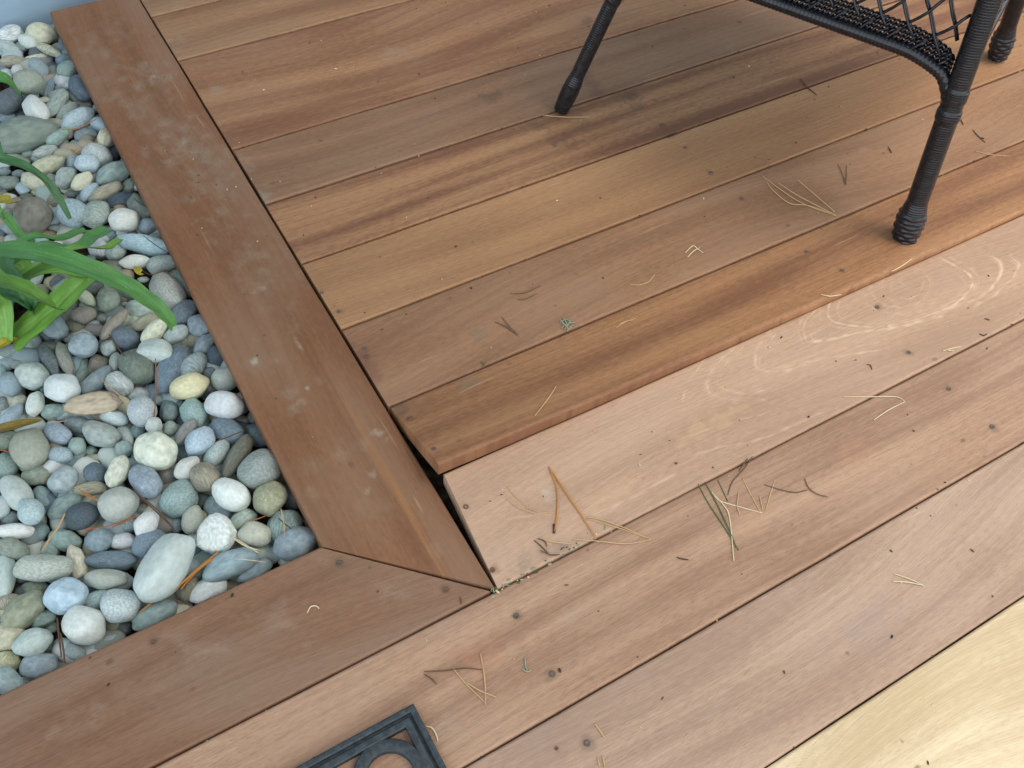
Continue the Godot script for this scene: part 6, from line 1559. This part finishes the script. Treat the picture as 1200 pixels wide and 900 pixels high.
	sprig("two slanting tan needles in the middle of the needle cluster", "straw", 0.00080, [[Vector3(0.6103, 0.0010, -0.3459), Vector3(0.6050, 0.0010, -0.3241), Vector3(0.5996, 0.0010, -0.2976)], [Vector3(0.5939, 0.0016, -0.3323), Vector3(0.5801, 0.0016, -0.3183), Vector3(0.5748, 0.0016, -0.3066)]])
	sprig("thin upright tan needle at the right of the needle cluster", "straw", 0.00075, [[Vector3(0.6442, 0.0009, -0.3238), Vector3(0.6276, 0.0009, -0.3120), Vector3(0.6059, 0.0009, -0.2955)], [Vector3(0.6134, 0.0015, -0.3165), Vector3(0.6035, 0.0015, -0.2978)]])
	sprig("brown needle with bent end right of the needle cluster", "brown", 0.00086, [[Vector3(0.6287, 0.0010, -0.3250), Vector3(0.6421, 0.0010, -0.3097), Vector3(0.6558, 0.0010, -0.2983), Vector3(0.6715, 0.0010, -0.2940)], [Vector3(0.6789, 0.0016, -0.3076), Vector3(0.6747, 0.0016, -0.2947), Vector3(0.6785, 0.0016, -0.2831), Vector3(0.6875, 0.0016, -0.2742)]])
	sprig("pale forked needle over the joint at the right", "pale", 0.00080, [[Vector3(0.8093, 0.0012, -0.3807), Vector3(0.8428, 0.0010, -0.3634), Vector3(0.8741, 0.0010, -0.3471), Vector3(0.8795, 0.0010, -0.3349)], [Vector3(0.8779, 0.0016, -0.3352), Vector3(0.8503, 0.0016, -0.3357), Vector3(0.8202, 0.0016, -0.3331)]])
	sprig("pale straw bit on the pale plank near its front edge at right", "pale", 0.00092, [[Vector3(0.9908, 0.0011, -0.3747), Vector3(1.0064, 0.0010, -0.3718), Vector3(1.0197, 0.0010, -0.3684)], [Vector3(0.9969, 0.0016, -0.3728), Vector3(1.0045, 0.0016, -0.3672)]])
	sprig("short curved dark fleck near the knot grain", "dark", 0.00080, [[Vector3(0.8766, 0.0014, -0.4066), Vector3(0.8799, 0.0013, -0.4033), Vector3(0.8769, 0.0013, -0.3967)]])
	sprig("short dark fleck at the right end of the pale plank", "dark", 0.00092, [[Vector3(1.0621, 0.0010, -0.3726), Vector3(1.0653, 0.0010, -0.3674), Vector3(1.0722, 0.0010, -0.3674)]])
	sprig("tiny dark fleck above the short one on the pale plank", "dark", 0.00092, [[Vector3(1.0910, 0.0009, -0.3897), Vector3(1.0954, 0.0009, -0.3839)]])
	sprig("pale forked needle alone on the mauve plank", "pale", 0.00086, [[Vector3(0.7093, 0.0010, -0.1295), Vector3(0.6993, 0.0010, -0.1447), Vector3(0.6877, 0.0010, -0.1583)], [Vector3(0.7089, 0.0016, -0.1294), Vector3(0.6940, 0.0016, -0.1424), Vector3(0.6794, 0.0016, -0.1515)]])
	sprig("tiny dark stub on the mauve plank right of the forked needle", "dark", 0.00092, [[Vector3(0.7941, 0.0010, -0.1370), Vector3(0.7954, 0.0010, -0.1313)]])
	sprig("tiny dark stub on the mauve plank left of the forked needle", "dark", 0.00103, [[Vector3(0.7060, 0.0011, -0.1833), Vector3(0.7064, 0.0011, -0.1793)]])
	sprig("three-pronged straw needle above the doormat", "straw", 0.00080, [[Vector3(0.1846, 0.0010, -0.3073), Vector3(0.1882, 0.0010, -0.2875), Vector3(0.1966, 0.0010, -0.2583)], [Vector3(0.2180, 0.0016, -0.3078), Vector3(0.2084, 0.0016, -0.2813), Vector3(0.1956, 0.0016, -0.2566)], [Vector3(0.1892, 0.0022, -0.2875), Vector3(0.1974, 0.0022, -0.2727), Vector3(0.2095, 0.0022, -0.2578)]])
	sprig("brown twig with a green tip left of the three-pronged needle", "brown", 0.00080, [[Vector3(0.1560, 0.0010, -0.3189), Vector3(0.1746, 0.0010, -0.3097), Vector3(0.1957, 0.0010, -0.3012), Vector3(0.2107, 0.0010, -0.2908)], [Vector3(0.1546, 0.0016, -0.3163), Vector3(0.1588, 0.0016, -0.3087), Vector3(0.1614, 0.0016, -0.3001)]])
	sprig("tiny pale star of bract on the plank above the doormat", "mint", 0.00092, [[Vector3(0.2577, 0.0010, -0.2808), Vector3(0.2537, 0.0010, -0.2723), Vector3(0.2524, 0.0010, -0.2666)], [Vector3(0.2484, 0.0016, -0.2707), Vector3(0.2518, 0.0016, -0.2657), Vector3(0.2568, 0.0016, -0.2651)]])
	sprig("pale curled husk at the corner of the doormat", "pale", 0.00103, [[Vector3(0.1316, 0.0011, -0.2675), Vector3(0.1361, 0.0011, -0.2630), Vector3(0.1367, 0.0011, -0.2548), Vector3(0.1351, 0.0011, -0.2480)]])
	sprig("short straw stub right of the doormat", "straw", 0.00103, [[Vector3(0.2852, 0.0011, -0.1848), Vector3(0.2861, 0.0011, -0.1764), Vector3(0.2861, 0.0011, -0.1685)]])
	sprig("forked straw stub at the bottom edge", "straw", 0.00092, [[Vector3(0.2693, 0.0010, -0.1556), Vector3(0.2660, 0.0010, -0.1460)], [Vector3(0.2746, 0.0016, -0.1544), Vector3(0.2704, 0.0016, -0.1434)]])
	sprig("small pale curl on the border plank near the deck corner", "pale", 0.00092, [[Vector3(0.0747, 0.0010, -0.4382), Vector3(0.0807, 0.0010, -0.4428), Vector3(0.0859, 0.0010, -0.4411), Vector3(0.0880, 0.0010, -0.4366)]])
	sprig("needle sticking out from under the raised plank edge", "pale", 0.00086, [[Vector3(0.8940, 0.0138, -0.5278), Vector3(0.9034, 0.0146, -0.5186), Vector3(0.9209, 0.0137, -0.5142)]])
	sprig("needle sticking out from the step beside the far screw", "pale", 0.00086, [[Vector3(1.0220, 0.0117, -0.5153), Vector3(1.0427, 0.0112, -0.5168), Vector3(1.0695, 0.0110, -0.5208)]])
	sprig("dark chip next to the screw on the plank above the doormat", "dark", 0.00149, [[Vector3(0.2835, 0.0014, -0.2525), Vector3(0.2826, 0.0014, -0.2477)]])
	sprig("brown stub at the corner where the border planks meet", "brown", 0.00092, [[Vector3(0.2291, 0.0010, -0.3744), Vector3(0.2269, 0.0010, -0.3664)]])
	sprig("dark needle fragment at the right of the pale loop", "dark", 0.00092, [[Vector3(0.4737, 0.0010, -0.2976), Vector3(0.4786, 0.0010, -0.2925), Vector3(0.4841, 0.0010, -0.2883)]])
	sprig("dark flake in the plank joint under the chair", "dark", 0.00138, [[Vector3(0.9067, 0.0014, -0.9159), Vector3(0.9208, 0.0014, -0.9163), Vector3(0.9337, 0.0014, -0.9172)]])
	sprig("pale brown twig among the pebbles at the lower left", "straw", 0.00149, [[Vector3(-0.1203, -0.0180, -0.6925), Vector3(-0.1321, -0.0200, -0.6798), Vector3(-0.1450, -0.0240, -0.6717)], [Vector3(-0.1415, -0.0190, -0.6719), Vector3(-0.1496, -0.0210, -0.6651), Vector3(-0.1576, -0.0230, -0.6584)]])
	sprig("two brown needles lying over the navy pebble", "rust", 0.00092, [[Vector3(-0.1061, -0.0160, -0.6610), Vector3(-0.0877, -0.0140, -0.6524), Vector3(-0.0689, -0.0140, -0.6498), Vector3(-0.0494, -0.0180, -0.6519)], [Vector3(-0.0785, -0.0150, -0.6480), Vector3(-0.0646, -0.0130, -0.6469), Vector3(-0.0517, -0.0150, -0.6487)]])
	sprig("two brown needles leaning past the broad sand pebble", "brown", 0.00092, [[Vector3(-0.0430, -0.0180, -0.6887), Vector3(-0.0323, -0.0180, -0.6582), Vector3(-0.0165, -0.0200, -0.6126)], [Vector3(-0.0403, -0.0150, -0.6787), Vector3(-0.0258, -0.0170, -0.6463), Vector3(-0.0163, -0.0190, -0.6095)]])
	sprig("pair of tan needles ending at the broad sand pebble", "amber", 0.00092, [[Vector3(-0.0979, -0.0200, -0.7192), Vector3(-0.0895, -0.0180, -0.7043), Vector3(-0.0808, -0.0160, -0.6880)], [Vector3(-0.0964, -0.0190, -0.7126), Vector3(-0.0887, -0.0170, -0.6993), Vector3(-0.0809, -0.0150, -0.6900)]])
	sprig("thick bundle of dry brown needles beside the largest pale pebble", "amber", 0.00138, [[Vector3(0.0168, -0.0160, -0.5615), Vector3(-0.0066, -0.0160, -0.5548), Vector3(-0.0353, -0.0180, -0.5442), Vector3(-0.0596, -0.0200, -0.5422), Vector3(-0.0839, -0.0220, -0.5360)], [Vector3(0.0133, -0.0170, -0.5578), Vector3(-0.0109, -0.0170, -0.5517), Vector3(-0.0350, -0.0190, -0.5399)], [Vector3(0.0075, -0.0140, -0.5569), Vector3(-0.0172, -0.0140, -0.5488), Vector3(-0.0461, -0.0160, -0.5398), Vector3(-0.0679, -0.0180, -0.5389)]])
	sprig("brown needles under the bundle near the front border", "brown", 0.00103, [[Vector3(-0.0076, -0.0200, -0.5515), Vector3(-0.0235, -0.0220, -0.5469), Vector3(-0.0319, -0.0220, -0.5397)], [Vector3(-0.0482, -0.0210, -0.5365), Vector3(-0.0404, -0.0210, -0.5254), Vector3(-0.0332, -0.0190, -0.5170)]])
	sprig("pair of pale needles below the rough white rock", "pale", 0.00086, [[Vector3(0.0334, -0.0080, -0.5750), Vector3(0.0444, -0.0080, -0.5555), Vector3(0.0559, -0.0120, -0.5369)], [Vector3(0.0356, -0.0070, -0.5695), Vector3(0.0448, -0.0070, -0.5510), Vector3(0.0579, -0.0110, -0.5389)]])
	sprig("dark needle on the pebble near the deck corner", "dark", 0.00080, [[Vector3(0.0924, -0.0120, -0.5683), Vector3(0.0964, -0.0120, -0.5573), Vector3(0.1013, -0.0140, -0.5470)]])
	sprig("pale needle hanging over the pebble near the deck corner", "straw", 0.00069, [[Vector3(0.0992, -0.0060, -0.5751), Vector3(0.0970, -0.0100, -0.5634), Vector3(0.0906, -0.0140, -0.5440)]])
	sprig("straight brown needle upright between the big oblong blue pebbles", "rust", 0.00092, [[Vector3(0.0421, -0.0120, -0.8606), Vector3(0.0324, -0.0180, -0.8317), Vector3(0.0209, -0.0220, -0.8029), Vector3(0.0076, -0.0260, -0.7715)]])
	sprig("brown needle beside the small round pale pebble", "brown", 0.00103, [[Vector3(0.0020, -0.0160, -0.9299), Vector3(0.0047, -0.0160, -0.9089), Vector3(0.0079, -0.0180, -0.8882)]])
	sprig("thin straw needle above the rusty stone", "straw", 0.00069, [[Vector3(-0.0280, -0.0120, -0.8580), Vector3(-0.0185, -0.0120, -0.8319), Vector3(-0.0087, -0.0160, -0.8076)]])
	sprig("brown needle stretched over a blue pebble by the side border", "brown", 0.00115, [[Vector3(0.0648, -0.0120, -0.7024), Vector3(0.0843, -0.0120, -0.7021), Vector3(0.1033, -0.0140, -0.7036)]])
	sprig("brown needles standing beside the pinkish white pebble", "brown", 0.00115, [[Vector3(-0.1616, -0.0180, -0.5698), Vector3(-0.1657, -0.0200, -0.5499), Vector3(-0.1703, -0.0240, -0.5272)], [Vector3(-0.1629, -0.0170, -0.5503), Vector3(-0.1658, -0.0210, -0.5341), Vector3(-0.1688, -0.0230, -0.5186)]])
	sprig("thin dark needle across the long flat pale blue pebble", "dark", 0.00069, [[Vector3(0.0975, -0.0160, -1.0874), Vector3(0.1062, -0.0120, -1.0577), Vector3(0.1193, -0.0160, -1.0368)]])
	sprig("dark needle on the drab pebble under the side border", "dark", 0.00069, [[Vector3(0.1080, -0.0140, -1.1669), Vector3(0.1135, -0.0140, -1.1520), Vector3(0.1214, -0.0160, -1.1384)]])
	sprig("rust needle under the light blue pebble near the wall", "amber", 0.00103, [[Vector3(0.0574, -0.0200, -1.3718), Vector3(0.0818, -0.0200, -1.3648), Vector3(0.1113, -0.0220, -1.3767)]])
	sprig("pair of tan needles above the white oval stones", "straw", 0.00080, [[Vector3(0.0550, -0.0180, -1.3032), Vector3(0.0673, -0.0180, -1.3105), Vector3(0.0833, -0.0200, -1.3232)]])
	sprig("brown needle at the left frame edge by the brown-grey pebble", "rust", 0.00092, [[Vector3(-0.1689, -0.0180, -0.8189), Vector3(-0.1607, -0.0180, -0.8118), Vector3(-0.1546, -0.0200, -0.8072)]])
	sprig("thin needle between the pale pebbles below the rusty stone", "straw", 0.00069, [[Vector3(-0.1049, -0.0160, -0.8274), Vector3(-0.0910, -0.0160, -0.8215), Vector3(-0.0836, -0.0180, -0.8206)]])
	sprig("short rusty needle beneath the cream-yellow round pebble", "rust", 0.00080, [[Vector3(0.0620, -0.0160, -0.5833), Vector3(0.0713, -0.0140, -0.5796), Vector3(0.0815, -0.0120, -0.5780)]])
	sprig("fine pale needle over the blue-grey stone near the front border", "pale", 0.00057, [[Vector3(0.0296, -0.0100, -0.5415), Vector3(0.0418, -0.0100, -0.5337), Vector3(0.0593, -0.0140, -0.5228)]])
	sprig("brown needle curl beside the sand grey stone at the leaf tip", "brown", 0.00092, [[Vector3(0.0761, -0.0160, -1.0198), Vector3(0.0841, -0.0120, -1.0044), Vector3(0.1005, -0.0120, -1.0033), Vector3(0.1080, -0.0140, -0.9908)]])

func _crumbs():
	var r := RandomNumberGenerator.new()
	r.seed = 77
	var list := []
	# grit caught along the joint in front of the pale plank
	for k in 64:
		var f := pow(r.randf(), 1.4)
		var x := lerpf(0.262, 0.425, f)
		list.append(crumb(r, x, r.randf_range(-0.001, 0.0015), -0.3627 + r.randfn() * 0.0028 - 0.012 * r.randf() * (1.0 if x > 0.34 else 0.25), r.randf_range(0.0006, 0.0016)))
	crumb_field("green_grit", "greenish grit and lichen crumbs in the joint at the plank corner", list, ["mint", "mint", "green", "pale", "brown"])
	list = []
	for k in 380:
		var x := r.randf_range(-0.2, 1.9)
		var z := r.randf_range(-1.5, 0.05)
		if x < 0.13 and z < -0.5:
			continue
		if x > 0.26 and z > -0.65 and z < -0.36:
			continue
		list.append(crumb(r, x, 0.0006, z, r.randf_range(0.0005, 0.0014)))
	for k in 40:
		var x := r.randf_range(0.30, 1.4)
		var z := r.randf_range(-0.50, -0.37)
		list.append(crumb(r, x, lift_pale(x, (z + 0.5165) / 0.153) + 0.0006, z, r.randf_range(0.0005, 0.0013)))
	for k in 34:
		var x := r.randf_range(0.40, 1.8)
		list.append(crumb(r, x, lift_nose(x, 1.0) - 0.026 + 0.008 * r.randf(), -0.5150 + r.randf() * 0.001, r.randf_range(0.0008, 0.0016)))
	crumb_field("debris", "specks of dirt and husk scattered over the deck", list, ["pale", "brown", "brown", "dark", "dark", "straw"])
	# grit in the board joints
	list = []
	for zj in [-1.439, -1.189, -1.0545, -0.9205, -0.7865, -0.644, -0.3625, -0.2132, -0.0628]:
		for k in 9:
			list.append(crumb(r, r.randf_range(0.28 if zj < -0.4 else -0.2, 1.7), r.randf_range(-0.004, 0.0), zj + r.randf_range(-0.001, 0.001), r.randf_range(0.0006, 0.0015)))
	crumb_field("grit", "grit and seed husks lodged in the joints of the boards", list, ["brown", "brown", "straw", "dark"])

func crumb_field(called: String, label: String, list: Array, tones: Array):
	var mm := MultiMesh.new()
	mm.transform_format = MultiMesh.TRANSFORM_3D
	mm.use_colors = true
	mm.mesh = _stone(_icosphere(1), 512, 0.3, 3)
	mm.instance_count = list.size()
	var r := RandomNumberGenerator.new()
	r.seed = hash(called)
	for i in list.size():
		mm.set_instance_transform(i, list[i])
		var c: Array = LITTER[tones[r.randi() % tones.size()]]
		mm.set_instance_color(i, Color(c[0], c[1], c[2]).srgb_to_linear() * r.randf_range(0.8, 1.1))
	var m := StandardMaterial3D.new()
	m.vertex_color_use_as_albedo = true
	m.roughness = 0.9
	var o := MultiMeshInstance3D.new()
	o.multimesh = mm
	o.material_override = m
	o.name = called
	add_child(o)
	tag(o, label, "debris", "", "stuff")

func crumb(r: RandomNumberGenerator, x: float, y: float, z: float, s: float) -> Transform3D:
	return Transform3D(Basis(Vector3.UP, r.randf() * TAU) * Basis.from_scale(Vector3(s * r.randf_range(0.8, 2.2), s * 0.6, s * r.randf_range(0.6, 1.1))), Vector3(x, y, z))
